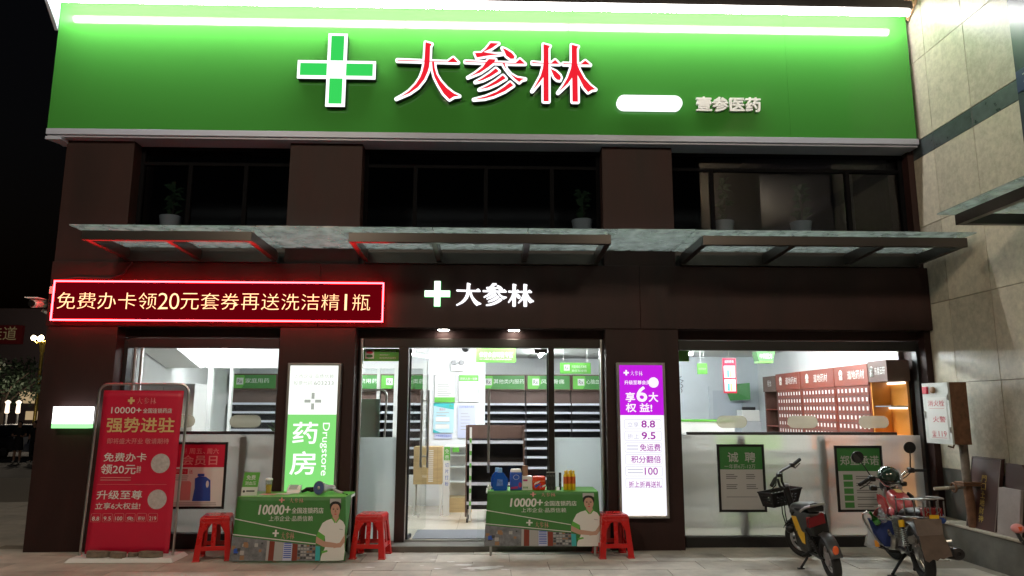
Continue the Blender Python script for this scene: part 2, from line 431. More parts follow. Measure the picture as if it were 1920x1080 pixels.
for j in range(11):
    for i in range(10):
        x = -12.6+.8*i+(.4 if j % 2 else 0); y = .27+.4*j
        if x > -5.7: continue
        o = slabm.copy(); COL.objects.link(o); o.parent = sp; o.location = (x, y, -.003+random.uniform(-.002, .002))
# spilled white paint flecks on the paving
rs = random.Random(3); mb = MB()
for cx, cy_, s in [(-.42, -.62, .05), (-.30, -.78, .10), (-.10, -.93, .20), (.03, -.86, .10), (.25, -.55, .03), (-.62, -.52, .05), (-1.0, -.60, .04), (-.98, -.42, .03), (-.55, -.95, .05), (-.2, -1.02, .08), (.15, -1.0, .06), (-1.25, -.88, .05), (-.72, -.80, .03)]:
    n = 13; P = [(cx+s*rs.uniform(.45, 1.25)*math.cos(2*math.pi*i/n), cy_+s*.42*rs.uniform(.4, 1.2)*math.sin(2*math.pi*i/n)) for i in range(n)]
    mb.flat(P, .0065, lambda a, b, d: (a, b, d))
o = mb.build('paint_fleck', 'print_white', pav)
o['label'] = 'white paint flecks spattered on the paving'

tag(box('interior_base', -5.28, 5.38, .32, 6.6, -.2, .058, 'joint'), kind='structure')
fl = bpy.data.objects['interior_base']; t0 = MB().box(-.397, .397, -.397, .397, 0, .012).build('floor_tile', 'floor_tile', fl)
k = 0
for j in range(8):
    for i in range(13):
        o = t0 if k == 0 else t0.copy()
        if k: COL.objects.link(o)
        k += 1; o.location = (-4.85+.8*i, .74+.8*j, .058)
ce = tag(box('interior_ceiling', -5.28, 5.38, .32, 6.6, 2.66, 2.72, 'joint'), kind='structure')
t0 = MB().taper((-.594, .594, -.294, .294), (-.597, .597, -.297, .297), -.012, 0).build('ceiling_tile', 'ceiling_tile', ce); k = 0
for j in range(10):
    for i in range(9):
        o = t0 if k == 0 else t0.copy()
        if k: COL.objects.link(o)
        k += 1; o.location = (-4.68+1.2*i, .64+.6*j, 2.658)
iw = tag(box('interior_wall', -5.28, 5.38, 6.3, 6.42, .06, 2.66, 'white_wall'), kind='structure')
box('side_panel', -5.28, -5.18, .56, 6.3, .06, 2.66, 'white_wall', iw)
box('side_panel', 5.28, 5.38, .56, 6.3, .06, 2.66, 'white_wall', iw)
box('back_panel', 2.30, 5.28, 5.6, 5.68, .06, 2.66, 'grey_wall', iw)
box('cross_panel', 2.24, 2.30, 2.6, 6.3, .06, 2.66, 'grey_wall', iw)

# ================================================================== pharmacy building
B = thing('pharmacy_building', 'brown clad two storey corner shop building with large ground floor windows', 'building', (0, .3, 0))
PIL = [(-5.31, -4.48), (-2.55, -1.65), (1.37, 2.26)]
BAY = [(-4.48, -2.55), (-1.65, 1.37), (2.26, 5.34)]
for a, b in PIL: box('pillar', a, b, 0, .55, -.02, 5.0, 'cladding', B, bevel=.004)
box('corner_jamb', 5.34, 5.42, .06, .55, 0, 5.0, 'cladding', B)
for a, b in ((-5.318, -2.102), (-2.098, 1.798), (1.802, 5.412)): box('fascia_panel', a, b, -.02, .54, 2.58, 3.36, 'cladding', B, bevel=.004)
box('upper_wall', -5.31, 5.42, .02, .5, 5.0, 6.9, 'cladding_dark', B)
box('side_wall', -5.31, -5.285, .55, 6.6, 0, 6.9, 'cladding', B)
box('rear_wall', -5.31, 5.42, 6.6, 6.7, 0, 6.9, 'cladding_dark', B)
box('floor_slab', -5.285, 5.40, .56, 6.6, 2.74, 3.3, 'cladding_dark', B)
for a, b in BAY: box('inner_sill', a, b, .3, .75, 3.84, 3.88, 'cladding_dark', B)
box('room_back', -5.2, 5.4, 1.6, 1.65, 3.3, 5.2, 'cladding_dark', B)
box('roof', -5.31, 5.42, .5, 6.7, 6.9, 7.05, 'cladding_dark', B)
for a, b in BAY:
    box('sill_band', a, b, .10, .5, 3.361, 3.66, 'cladding_dark', B)
    box('header_panel', a, b, .20, .5, 2.47, 2.579, 'cladding', B)
def window(a, b, z0, z1, mull, fw=.05, y=.22, glass='glass_dark', fmat='black_metal', panes=True, rail=None):
    w = MB().box(a, a+fw, y-.03, y+.04, z0, z1).box(b-fw, b, y-.03, y+.04, z0, z1).box(a+fw, b-fw, y-.03, y+.04, z1-fw, z1).box(a+fw, b-fw, y-.03, y+.04, z0, z0+fw)
    f = w.build('window', fmat, B, bevel=.003)
    xs = [a+fw]+[m for m in mull]+[b-fw]
    for m in mull: box('mullion', m-.025, m+.025, y-.028, y+.035, z0+fw, z1-fw if not rail else rail-.02, fmat, f)
    if rail: box('rail', a+fw, b-fw, y-.028, y+.035, rail-.02, rail+.02, fmat, f)
    for p, q in zip(xs, xs[1:]):
        box('pane', p, q, y, y+.008, z0+fw, z1-fw, glass, f)
    return f
window(*BAY[0], 3.66, 4.91, [-3.85, -3.15], rail=4.68, fmat='window_black')
window(*BAY[1], 3.66, 4.91, [-1.0, -.1, .75], rail=4.68, fmat='window_black')
window(*BAY[2], 3.66, 4.91, [2.82, 4.60], rail=4.68, fmat='window_black')
# ground-floor shop windows
def shop_window(a, b, z0, z1, zf, seams, pills):
    f = MB().box(a, a+.05, .19, .30, .0, z1+.10).box(b-.06, b, .19, .30, .0, z1+.10).box(a+.05, b-.06, .19, .30, z1, z1+.115).box(a+.05, b-.06, .16, .30, 0, z0).build('shop_window', 'black_metal', B, bevel=.004)
    xs = [a+.05]+seams+[b-.06]
    for p, q in zip(xs, xs[1:]):
        box('pane', p+.002, q-.002, .245, .255, z0, z1, 'glass', f)
    MB().add([(a+.05, .262, z0), (b-.06, .262, z0), (b-.06, .262, zf), (a+.05, .262, zf)], [(0, 1, 2, 3)]).build('frosted_film', 'frost', f)
    for c in pills:
        MB().flat(rrect(c-.19, c+.19, zf+.085, zf+.235, .075), .2425).build('oval_sticker', 'pill_film', f)
    return f
shop_window(-4.48, -2.55, .17, 2.34, 1.30, [-3.45], [-3.77, -2.98])
shop_window(2.26, 5.36, .12, 2.34, 1.305, [3.82], [2.95, 3.83, 4.72])
for xx in (-4.33, -4.25): MB().tube([(xx, .18, .1), (xx, .18, 2.34)], .02).build('door_post', 'steel', B, smooth=True)
# entrance
ent = MB().box(-1.65, -1.61, .2, .32, .06, 2.47).box(1.33, 1.37, .2, .32, .06, 2.47).box(-1.61, 1.33, .2, .32, 2.36, 2.468).box(-1.15, -1.03, .2, .32, .06, 2.36).box(.69, .76, .2, .32, .06, 2.36).build('entrance_frame', 'frame_metal', B, bevel=.004)
MB().tube([(-1.60, .17, .06), (-1.60, .17, 2.46)], .022).build('edge_trim', 'steel', ent, smooth=True)
MB().tube([(1.345, .17, .06), (1.345, .17, 2.46)], .022).build('edge_trim', 'steel', ent, smooth=True)
for a, b in ((-1.61, -1.15), (.76, 1.33)):
    g = box('sidelight_pane', a, b, .255, .265, .07, 2.36, 'glass', B)
    MB().add([(a, .272, .07), (b, .272, .07), (b, .272, 1.272), (a, .272, 1.272)], [(0, 1, 2, 3)]).build('frosted_film', 'frost_light', g)
def door_leaf(hx, hy, ang, side):
    """frameless glass leaf hinged at (hx,hy), side +1 opens to +x when ang=0"""
    T = Matrix.Translation((hx, hy, 0)) @ Matrix.Rotation(ang, 4, 'Z')
    d = MB(); d.T = T; x1 = .85*side; d.box(min(0, x1), max(0, x1), -.006, .006, .09, 2.34); leaf = d.build('door_leaf', 'glass', B)
    for z in (.08, 2.30):
        h = MB(); h.T = T; h.box(min(.0, .16*side), max(.0, .16*side), -.014, .014, z, z+.05); h.build('hinge_patch', 'black_metal', leaf)
    h = MB(); h.T = T; h.box(-.008, .008, -.012, .012, .13, 2.3); h.build('edge_seal', 'black_rubber', leaf)
    for s in (-1, 1):
        h = MB(); h.T = T; hx_ = .72*side
        h.tube([(hx_, .045*s, .86), (hx_, .045*s, 1.86)], .016, 10); h.tube([(hx_, .045*s, 1.0), (hx_, 0, 1.0)], .01); h.tube([(hx_, .045*s, 1.72), (hx_, 0, 1.72)], .01)
        h.build('pull_handle', 'steel', leaf, smooth=True)
    return leaf
door_leaf(-1.01, .27, RAD(80), 1)
door_leaf(.68, .262, 0, -1)
box('door_step', -1.65, 1.37, -.06, .33, -.01, .062, 'concrete', B, bevel=.006)
box('threshold', -1.03, .69, .24, .31, .064, .078, 'steel', B)
for i, x in enumerate((-.60, .26)):
    d = MB().lathe([(.085, 0), (.085, .012), (.07, .014)], (x, .10, 2.565), n=24).build('downlight', 'trim_white', B, smooth=True)
    MB().lathe([(.066, 0), (.066, .004)], (x, .10, 2.560), n=24).build('lens', 'downlight', d)

# ================================================================== rooftop signboard
S = thing('shop_signboard', 'long green illuminated signboard with white cross and three red characters', 'sign', (0, -.14, 4.92))
YS = -.14
for a, b in ((-5.485, 3.748), (3.750, 5.36)): box('green_panel', a, b, YS, .0, 5.0, 6.72, 'sign_green', S)
box('bottom_trim', -5.49, 5.38, YS-.012, -.02, 4.925, 5.0, 'trim_white', S, bevel=.003)
box('soffit', -5.485, 5.375, YS+.02, .22, 4.90, 4.924, 'trim_white', S)
MB().prism([(-5.49, -.15), (-5.30, -.15), (-5.30, .30)], 4.86, 4.899, lambda a, b, d: (a, b, d)).build('corner_soffit', 'trim_white', S)
box('eave', -5.55, 5.40, -.62, .0, 6.93, 7.0, 'cladding_dark', S)
box('lamp_housing', -5.50, 5.30, YS-.275, YS-.215, 6.635, 6.74, 'frame_metal', S)
for i in range(11):
    x = -5.3+i*1.05; MB().tube([(x, YS-.24, 6.74), (x, YS-.1, 6.9), (x, YS, 6.92)], .012).build('lamp_arm', 'frame_metal', S)
for i in range(5):
    a = -5.46+i*2.145; MB().tube([(a+.012, YS-.245, 6.590), (a+2.133, YS-.245, 6.590)], .044, 12).build('tube_lamp', 'tube', S, smooth=True)
MB().prism([(0, 6.30), (0, 6.93), (-.62, 6.93)], -5.53, -5.49, lambda a, b, d: (d, YS+a, b)).build('end_bracket', 'trim_white', S)
MB().prism([(0, 6.62), (0, 6.93), (-.45, 6.93)], 5.37, 5.40, lambda a, b, d: (d, YS+a, b)).build('end_bracket', 'carton_brown', S)
# cross emblem
C0 = (-1.966, 5.78); cr = MB().prism(cross_pts(*C0, .485, .120), -.235, -.222).build('cross_emblem', 'neon_white', S); MB().prism(cross_pts(*C0, .482, .117), -.2215, -.142).build('cross_back', 'black_metal', cr)
for dx, dz in ((-1, 0), (1, 0), (0, 1), (0, -1)):
    cx, cz = C0[0]+dx*.285, C0[1]+dz*.285; hw, hh = (.165, .080) if dx else (.080, .165)
    MB().box(cx-hw, cx+hw, -.24, -.236, cz-hh, cz+hh).build('green_light', 'neon_green', cr)
mb = MB()
for P in ([(-.07, -.03), (-.05, .02), (-.035, -.01)], [(-.01, .03), (.005, -.03), (.015, .02)], [(.03, .06), (.07, .02), (.045, -.02), (.075, -.05)], [(-.08, -.055), (-.04, -.06)], [(.0, -.06), (.04, -.058)]):
    mb.tube([(C0[0]+a, -.237, C0[1]+b) for a, b in P], .0025, 4)
mb.build('centre_mark', 'box_line', cr)
for k, (G, x0, x1) in enumerate(((G1, -1.289, -.373), (G2, -.439, .467), (G3, .422, 1.318))):
    P = glyph_pts(G, x0, x1, 5.31+.006*k, 6.255+.012*k)
    o = stroke_mesh(P, -.238, .006, .025, 'neon_white', 'letter', S)
    mb = MB()
    for j, q in enumerate(P): mb.flat(q, -.2462-.0004*j)
    mb.build('red_face', 'neon_red', o)
    stroke_mesh(P, -.186, .044, .023, 'black_metal', 'letter_back', o)
pl = MB().prism(rrect(1.54, 2.365, 5.318, 5.508, .094, 8), -.215, -.15).build('oval_light', 'neon_white', S)
mb = MB()
for P in ([(1.96, 5.40), (1.975, 5.44)], [(1.99, 5.385), (2.0, 5.44), (2.012, 5.40)], [(2.03, 5.39), (2.035, 5.435)], [(2.10, 5.425), (2.115, 5.40)], [(2.16, 5.39), (2.17, 5.42)], [(2.24, 5.42), (2.25, 5.425)], [(1.86, 5.42), (1.87, 5.415)]):
    mb.tube([(a, -.216, b) for a, b in P], .0022, 4)
mb.build('faint_mark', 'box_line', pl)
lettering('壹参医药', 2.55, 3.372, 5.317, 5.515, -.15, 'letter_white', S, bold=.03, depth=.035, name='letter')

# ================================================================== glass canopies over the bays
def canopy(a, b, joints, label, extra):
    t = thing('glass_canopy', label, 'canopy', ((a+b)/2, 0, 3.4), group='glass canopies along the facade')
    box('front_beam', a, b, -.98, -.92, 3.41, 3.515, 'frame_metal', t, bevel=.003)
    box('wall_rail', a, b, -.06, .02, 3.362, 3.5, 'frame_metal', t, bevel=.003)
    arms = [a+.03]+joints+[b-.03]
    for x in arms:
        MB().prism([(-.92, 3.42), (-.92, 3.512), (-.06, 3.512), (-.06, 3.39)], x-.03, x+.03, lambda p, q, d: (d, p, q)).build('arm', 'frame_metal', t, bevel=.003)
    xs = [a-.10+extra[0]]+joints+[b+.06]
    for p, q in zip(xs, xs[1:]): box('glass_panel', p+.004, q-.004, -1.06, -.0, 3.546, 3.56, 'canopy_glass', t)
    for x in arms:
        for y in (-.85, -.2): MB().tube([(x, y, 3.51), (x, y, 3.568)], .018, 8).build('glass_clamp', 'steel', t)
    if extra[1]: box('glass_panel', b+.066, extra[1], -1.05, -.0, 3.552, 3.566, 'canopy_glass', t)
    return t
canopy(-4.45, -2.63, [-3.56], 'short glass canopy on steel arms above the red LED display', (0, -1.68))
canopy(-1.58, 1.30, [-.66, .38], 'glass canopy on steel arms above the shop entrance', (.0, 2.22))
canopy(2.32, 5.30, [3.36, 4.38], 'glass canopy on steel arms above the right hand shop window', (0, None))
# canopy on the far left side street
t = thing('side_canopy', 'pale canopy jutting from the left side of the building', 'canopy', (-6, 4.3, 3.4))
box('frame_beam', -6.6, -5.34, 3.5, 3.6, 3.44, 3.54, 'frame_metal', t); box('frame_beam', -6.6, -6.52, 3.6, 5.2, 3.44, 3.54, 'frame_metal', t); box('glass_panel', -6.85, -5.32, 3.4, 5.3, 3.555, 3.575, 'canopy_glass', t)

# ================================================================== stone side building on the right
R = thing('stone_building', 'beige stone clad building side wall at the right edge', 'building', (5.6, -2, 0))
box('wall_core', 5.445, 6.2, -9, .5, 0, 8.2, 'joint', R)
YJ = [.5, -.37, -1.10, -1.83, -2.56, -3.29, -4.02, -4.75]
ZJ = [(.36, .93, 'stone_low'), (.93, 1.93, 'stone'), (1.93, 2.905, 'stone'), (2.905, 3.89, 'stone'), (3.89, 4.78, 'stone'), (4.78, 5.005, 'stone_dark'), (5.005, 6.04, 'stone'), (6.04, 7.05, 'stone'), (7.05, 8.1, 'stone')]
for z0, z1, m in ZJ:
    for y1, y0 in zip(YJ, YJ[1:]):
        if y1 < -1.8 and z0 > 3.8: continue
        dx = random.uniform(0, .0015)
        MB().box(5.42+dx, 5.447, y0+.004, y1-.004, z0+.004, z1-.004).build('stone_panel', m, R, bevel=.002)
# window bay past the stone corner, above the side canopy
box('bay_panel', 5.40, 5.46, -4.8, -1.84, 3.9, 8.1, 'bay_dark' if 'bay_dark' in MATS else M('bay_dark', (.045, .045, .07), .25).name, R)
box('bay_band', 5.385, 5.40, -4.8, -1.86, 4.83, 5.06, M('bay_band', (.02, .02, .10), .3).name, R)
lettering('7', -2.02, -1.95, 4.90, 5.0, 5.383, 'print_grey', R, fn=lambda a, b, d: (d, -3.97-a, b))
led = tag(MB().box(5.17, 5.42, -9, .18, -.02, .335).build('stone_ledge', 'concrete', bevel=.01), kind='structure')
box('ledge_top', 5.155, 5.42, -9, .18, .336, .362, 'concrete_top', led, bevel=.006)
t = thing('side_glass_canopy', 'dark framed glass canopy jutting from the stone wall at right', 'canopy', (5, -3, 3.4))
box('front_beam', 4.55, 4.62, -5.5, -1.92, 3.41, 3.515, 'frame_metal', t, bevel=.003)
box('end_beam', 4.62, 5.40, -1.99, -1.92, 3.41, 3.515, 'frame_metal', t, bevel=.003)
box('wall_rail', 5.34, 5.40, -5.5, -1.99, 3.38, 3.5, 'frame_metal', t)
for y in (-2.95, -3.9): box('arm', 4.62, 5.34, y, y+.06, 3.41, 3.51, 'frame_metal', t)
for y0, y1 in ((-2.9, -1.80), (-3.9, -2.91), (-4.9, -3.91)): box('glass_panel', 4.45, 5.41, y0, y1, 3.546, 3.56, 'canopy_glass', t)

# ================================================================== signs and lamps on the facade
t = thing('led_display', 'red LED scrolling text display above the left shop window', 'display', (-3.26, -.08, 2.62))
box('housing', -5.205, -1.315, -.11, -.021, 2.636, 3.104, 'black_metal', t, bevel=.004)
box('screen', -5.203, -1.317, -.116, -.112, 2.638, 3.102, 'led_halo', t)
f = MB()
for a, b, c, d in ((-5.212, -1.308, 3.094, 3.110), (-5.212, -1.308, 2.630, 2.646), (-5.212, -5.196, 2.646, 3.094), (-1.324, -1.308, 2.646, 3.094)): f.box(a, b, -.126, -.117, c, d)
f.build('border_light', 'led_red', t)
# one character cell after another, as the display steps them; digits take half a cell
txt = '免费办卡领20元套券再送洗洁精1瓶'; cells = [.55 if c.isdigit() else 1 for c in txt]; u = (5.165-1.455)/sum(cells); x = -5.165
for c, w in zip(txt, cells):
    p = .40 if c == '1' else .06
    lettering(c, x+u*w*p, x+u*w*(1-p), 2.772, 2.966, -.118, 'led_text', t, bold=-.014, depth=.004, name='character'); x += u*w
MB().tube([(-5.2, -.05, 3.13), (-5.0, -.05, 3.16), (-4.6, -.05, 3.15), (-4.45, -.05, 3.20), (-4.36, -.05, 3.34), (-4.33, -.04, 3.5)], .012, 6).build('cable', 'black_rubber', t, smooth=True)

t = thing('door_sign', 'small glowing cross and three white characters above the entrance', 'sign', (-.17, -.03, 2.83))
o = MB().prism(cross_pts(-.673, 2.99, .152, .036), -.075, -.03).build('cross_emblem', E('soft_green_white', (.80, 1, .82), 1.6).name, t)
MB().prism(cross_pts(-.673, 2.99, .158, .042), -.03, -.021).build('green_back', 'neon_green', o)
for k, G in enumerate((G1, G2, G3)):
    x0 = -.462+.318*k; P = glyph_pts(G, x0, x0+.335, 2.822, 3.150); stroke_mesh(P, -.05, .012, .009, 'neon_white', 'letter', t)

t = thing('drugstore_lightbox', 'tall white and green glowing lightbox reading Drugstore on the brown pillar', 'lightbox', (-2.1, -.05, .5))
def lightbox_frame(t, x0, x1, z0, z1):
    f = MB().box(x0, x0+.03, -.085, -.001, z0, z1).box(x1-.03, x1, -.085, -.001, z0, z1).box(x0+.03, x1-.03, -.085, -.001, z1-.03, z1).box(x0+.03, x1-.03, -.085, -.001, z0, z0+.03)
    f.build('frame', 'steel', t, bevel=.004)
    box('back_tray', x0+.03, x1-.03, -.05, -.001, z0+.03, z1-.03, 'white_paint', t)
x0, x1 = -2.415, -1.79; lightbox_frame(t, x0, x1, .36, 2.145)
box('white_face', x0+.03, x1-.03, -.07, -.064, 1.545, 2.115, 'box_white', t)
box('green_face', x0+.03, x1-.03, -.07, -.064, .39, 1.545, 'box_green', t)
lettering('上市企业·品质信赖', -2.34, -1.87, 1.965, 2.015, -.0715, 'box_pale', t)
lettering('股票代码', -2.34, -2.12, 1.885, 1.935, -.0715, 'box_pale', t); lettering('603233', -2.10, -1.87, 1.887, 1.933, -.0715, 'box_grey', t, bold=.01)
mb = MB()
for dx, dz in ((-1, 0), (1, 0), (0, 1), (0, -1)):
    hw, hh = (.036, .018) if dx else (.018, .036); cx, cz = -2.105+dx*.062, 1.70+dz*.062; mb.box(cx-hw, cx+hw, -.072, -.0705, cz-hh, cz+hh)
mb.build('cross_mark', 'box_grey', t)
lettering('药', -2.32, -2.03, 1.21, 1.46, -.0715, 'box_white', t, bold=.014, depth=.002); lettering('房', -2.335, -2.035, .86, 1.125, -.0715, 'box_white', t, bold=.014, depth=.002)
lettering('Drugstore', 0, .60, 0, .105, -.0715, 'box_white', t, fn=lambda a, b, d: (-2.0+b, d, 1.45-a), bold=.004)

t = thing('purple_lightbox', 'tall purple and white glowing promotion lightbox on the pillar right of the entrance', 'lightbox', (1.78, -.05, .37))
x0, x1 = 1.485, 2.065; lightbox_frame(t, x0, x1, .37, 2.165)
box('purple_face', x0+.03, x1-.03, -.07, -.064, 1.545, 2.135, 'box_purple', t); box('white_face', x0+.03, x1-.03, -.07, -.064, .40, 1.545, 'box_white2', t)
mb = MB().flat(cross_pts(1.600, 2.045, .032, .010), -.0715); brand_flat(mb, 1.645, 1.80, 2.005, 2.075, -.0715); mb.build('logo', 'box_pinkwhite', t)
lettering('升级至尊会员', 1.575, 1.885, 1.905, 1.955, -.0715, 'box_pinkwhite', t, bold=.02)
MB().flat(ellipse(1.925, 1.93, .062, .062), -.0716).build('round_patch', 'box_pinkwhite', t)
lettering('享', 1.585, 1.70, 1.70, 1.815, -.0715, 'box_pinkwhite', t, bold=.025); lettering('6', 1.715, 1.845, 1.70, 1.885, -.0717, 'box_pinkwhite', t, bold=.03); lettering('大', 1.86, 1.975, 1.70, 1.815, -.0715, 'box_pinkwhite', t, bold=.025)
lettering('权 益!', 1.585, 1.90, 1.58, 1.685, -.0715, 'box_pinkwhite', t, bold=.025)
rows = [('立享', '8.8', 1.44), ('折上', '9.5', 1.305), (None, '免运费', 1.17), (None, '积分翻倍', 1.035), (None, '100', .90), (None, '折上折再送礼', .765)]
for i, (l, r, z) in enumerate(rows):
    P = rrect(1.565, 2.0, z-.055, z+.055, .02, 4); MB().tube([(a, -.0705, b) for a, b in P], .002, 4, closed=True).build('row_outline', 'box_line', t)
    if l:
        lettering(l, 1.60, 1.735, z-.035, z+.025, -.0715, 'box_line', t); lettering(r, 1.765, 1.93, z-.04, z+.045, -.0715, 'box_violet', t, bold=.03)
    else:
        a0 = {2: 1.74, 3: 1.635, 4: 1.79, 5: 1.60}[i]; lettering(r, a0, 1.985 if i != 4 else 1.945, z-.042+(0 if i < 5 else -.008), z+.042-(.01 if i == 5 else 0)+(0 if i < 5 else -.012), -.0715, 'box_violet', t, bold=.012)
        if i in (2, 4):
            mb = MB(); w = a0-1.59-.02
            for q in range(2): mb.box(1.59, 1.59+w, -.0716, -.0706, z-.022+q*.036, z-.012+q*.036)
            mb.build('small_print', 'box_line', t)

t = thing('wall_lightbox', 'small overexposed white light box on the left corner pillar', 'light', (-4.855, -.1, 1.39))
box('box_face', -5.06, -4.65, -.13, -.02, 1.435, 1.63, 'lamp_box', t, bevel=.004); box('green_strip', -5.06, -4.65, -.13, -.02, 1.385, 1.434, 'lamp_green', t); box('bracket', -4.95, -4.76, -.02, 0, 1.45, 1.6, 'frame_metal', t)

t = thing('security_camera', 'white bullet security camera on the left corner of the building', 'camera', (-5.45, .22, 2.7))
MB().tube([(-5.31, .25, 2.86), (-5.42, .22, 2.74), (-5.49, .16, 2.79)], .022, 8).build('bracket', 'white_plastic', t, smooth=True)
d = Vector((-.18, -.62, .0))
MB().tube([(-5.44, .33, 2.90), (-5.50, -.02, 2.845)], .052, 14).build('camera_body', 'white_plastic', t, smooth=True)
MB().box(-5.565, -5.41, -.08, .34, 2.905, 2.915).build('sun_hood', 'white_plastic', t); MB().lathe([(.04, 0), (.04, .02), (.02, .022)], (-5.503, -.02, 2.8445), (-.17, -.98, -.15), 14).build('lens', 'black_plastic', t)
tag(box('junction_box', -5.30, -5.22, -.055, -.021, 2.96, 3.05, 'white_plastic', bevel=.006), 'small white junction box beside the top left end of the LED display', 'junction box')

# ---- framed posters on the shop windows
def poster_frame(t, x0, x1, z0, z1, y, w=.028, mat='black_plastic'):
    MB().box(x0, x0+w, y-.02, y, z0, z1).box(x1-w, x1, y-.02, y, z0, z1).box(x0+w, x1-w, y-.02, y, z1-w, z1).box(x0+w, x1-w, y-.02, y, z0, z0+w).build('frame', mat, t, bevel=.002)
def print_lines(mb, x0, x1, z1, n, h, gap, y, rag=.3, rs=random.Random(5)):
    for i in range(n): mb.box(x0, x0+(x1-x0)*(1-rag*rs.random()), y-.0008, y, z1-i*gap-h, z1-i*gap)
Y0 = .243
t = thing('window_poster', 'red and white framed poster with a blue detergent jug on the left window', 'poster', (-3.49, Y0, .44), group='framed window posters')
x0, x1, z0, z1 = -3.83, -3.165, .44, 1.215; poster_frame(t, x0, x1, z0, z1, Y0)
box('red_field', x0+.028, x1-.028, Y0-.008, Y0-.001, .92, z1-.028, 'print_red', t); box('white_field', x0+.028, x1-.028, Y0-.008, Y0-.001, z0+.028, .92, 'print_white', t)
lettering('周五、', -3.62, -3.43, 1.075, 1.14, Y0-.0095, 'print_pink', t, bold=.01); lettering('周六', -3.41, -3.27, 1.075, 1.14, Y0-.0095, 'print_pink', t, bold=.01); lettering('会员日', -3.70, -3.28, .945, 1.06, Y0-.0095, 'print_pink', t, bold=.015); lettering('每月', -3.69, -3.65, 1.08, 1.14, Y0-.0095, 'print_pink', t, fn=FRONT)
box('price_tag', -3.78, -3.62, Y0-.0095, Y0-.0082, .84, .90, 'print_red', t); lettering('满¥78', -3.77, -3.635, .855, .888, Y0-.0105, 'print_pink', t); lettering('送', -3.605, -3.56, .845, .895, Y0-.0095, 'print_red', t)
mb = MB(); print_lines(mb, -3.78, -3.57, .825, 3, .012, .022, Y0-.0085); print_lines(mb, -3.78, -3.24, .515, 2, .012, .022, Y0-.0085, .05); mb.build('small_print', 'print_grey', t)
mb = MB().flat([(-3.715, .54), (-3.57, .54), (-3.57, .74), (-3.59, .76), (-3.71, .76), (-3.715, .74)], Y0-.0095).build('pink_pack_picture', 'print_pink', t)
mb = MB().flat([(-3.545, .53), (-3.33, .53), (-3.335, .62), (-3.345, .77), (-3.40, .81), (-3.48, .815), (-3.53, .79), (-3.525, .68)], Y0-.0095); mb.flat(ellipse(-3.378, .725, .018, .04), Y0-.0102, mi=1); mb.flat([(-3.50, .815), (-3.42, .815), (-3.42, .845), (-3.50, .845)], Y0-.0097, mi=0)
mb.build('jug_picture', ['print_blue', 'print_white'], t)
t = thing('window_poster', 'green topped framed recruitment poster on the frosted window, left of the two', 'poster', (3.03, Y0, .4), group='framed window posters')
x0, x1, z0, z1 = 2.745, 3.325, .395, 1.195; poster_frame(t, x0, x1, z0, z1, Y0)
box('green_field', x0+.028, x1-.028, Y0-.008, Y0-.001, .895, z1-.028, 'print_green_dark', t); box('white_field', x0+.028, x1-.028, Y0-.008, Y0-.001, z0+.028, .895, 'print_grey', t)
lettering('诚', 2.875, 3.005, .98, 1.10, Y0-.0095, 'print_grey', t, bold=.015); lettering('聘', 3.085, 3.215, .98, 1.10, Y0-.0095, 'print_grey', t, bold=.015); lettering('一年薪6万-12万', 2.83, 3.21, .905, .958, Y0-.0095, 'print_grey', t)
mb = MB()
for px_, pz in ((2.845, .84), (3.09, .84), (2.845, .72), (3.09, .72)): print_lines(mb, px_, px_+.14, pz, 3, .011, .022, Y0-.0085)
print_lines(mb, 2.84, 3.22, .575, 1, .007, .02, Y0-.0085, 0); mb.build('small_print', 'faint_ink', t)
t = thing('window_poster', 'green topped framed pledge poster on the frosted window behind the red motorcycle', 'poster', (4.49, Y0, .4), group='framed window posters')
x0, x1, z0, z1 = 4.195, 4.785, .395, 1.18; poster_frame(t, x0, x1, z0, z1, Y0)
box('green_field', x0+.028, x1-.028, Y0-.008, Y0-.001, .875, z1-.028, 'print_green_dark', t); box('white_field', x0+.028, x1-.028, Y0-.008, Y0-.001, z0+.028, .875, 'print_grey', t)
lettering('郑重承诺', 4.26, 4.74, .945, 1.06, Y0-.0095, 'print_grey', t, bold=.012)
mb = MB()
for i in range(5): mb.box(4.285, 4.40, Y0-.0095, Y0-.0085, .77-i*.082, .835-i*.082)
mb.build('green_button', 'print_green', t); mb = MB()
for i in range(5): print_lines(mb, 4.44, 4.70, .818-i*.082, 2, .012, .026, Y0-.0085)
mb.build('small_print', 'faint_ink', t)

# ================================================================== promotion things on the pavement
# red roll-up banner stand on a heavy base plate
t = thing('banner_stand', 'red promotional banner on a tall silver tube stand at the left', 'banner', (-3.97, -.42, 0), world=True)
ang = 0; bx0, bx1 = -4.40, -3.45; yb = -.42
MB().taper((-4.50, -3.36, -.62, -.20), (-4.46, -3.40, -.59, -.23), .004, .045).build('base_plate', 'white_plastic', t, bevel=.006)
P = [(bx0-.02, .045), (bx0-.02, 1.78)]+[(bx0-.02+.10-.10*math.cos(q), 1.78+.10*math.sin(q)) for q in [RAD(15*i) for i in range(1, 7)]]
P += [(bx1+.02-.10+.10*math.sin(q), 1.78+.10*math.cos(q)) for q in [RAD(15*i) for i in range(0, 7)]]+[(bx1+.02, .045)]
lean = lambda a, b, d=0: (a+.02*(b-.9)/.9, yb+d-.0*b, b)
MB().tube([lean(a, b) for a, b in P], .014, 10).build('tube_frame', 'steel', t, smooth=True)
fn = lambda a, b, d: lean(a, b, d+.012*math.sin(3.1*a+2.2*b))
mb = MB(); nx, nz = 14, 24
vs = [fn(bx0+.03+(bx1-bx0-.06)*i/nx, .06+1.75*j/nz, 0) for j in range(nz+1) for i in range(nx+1)]
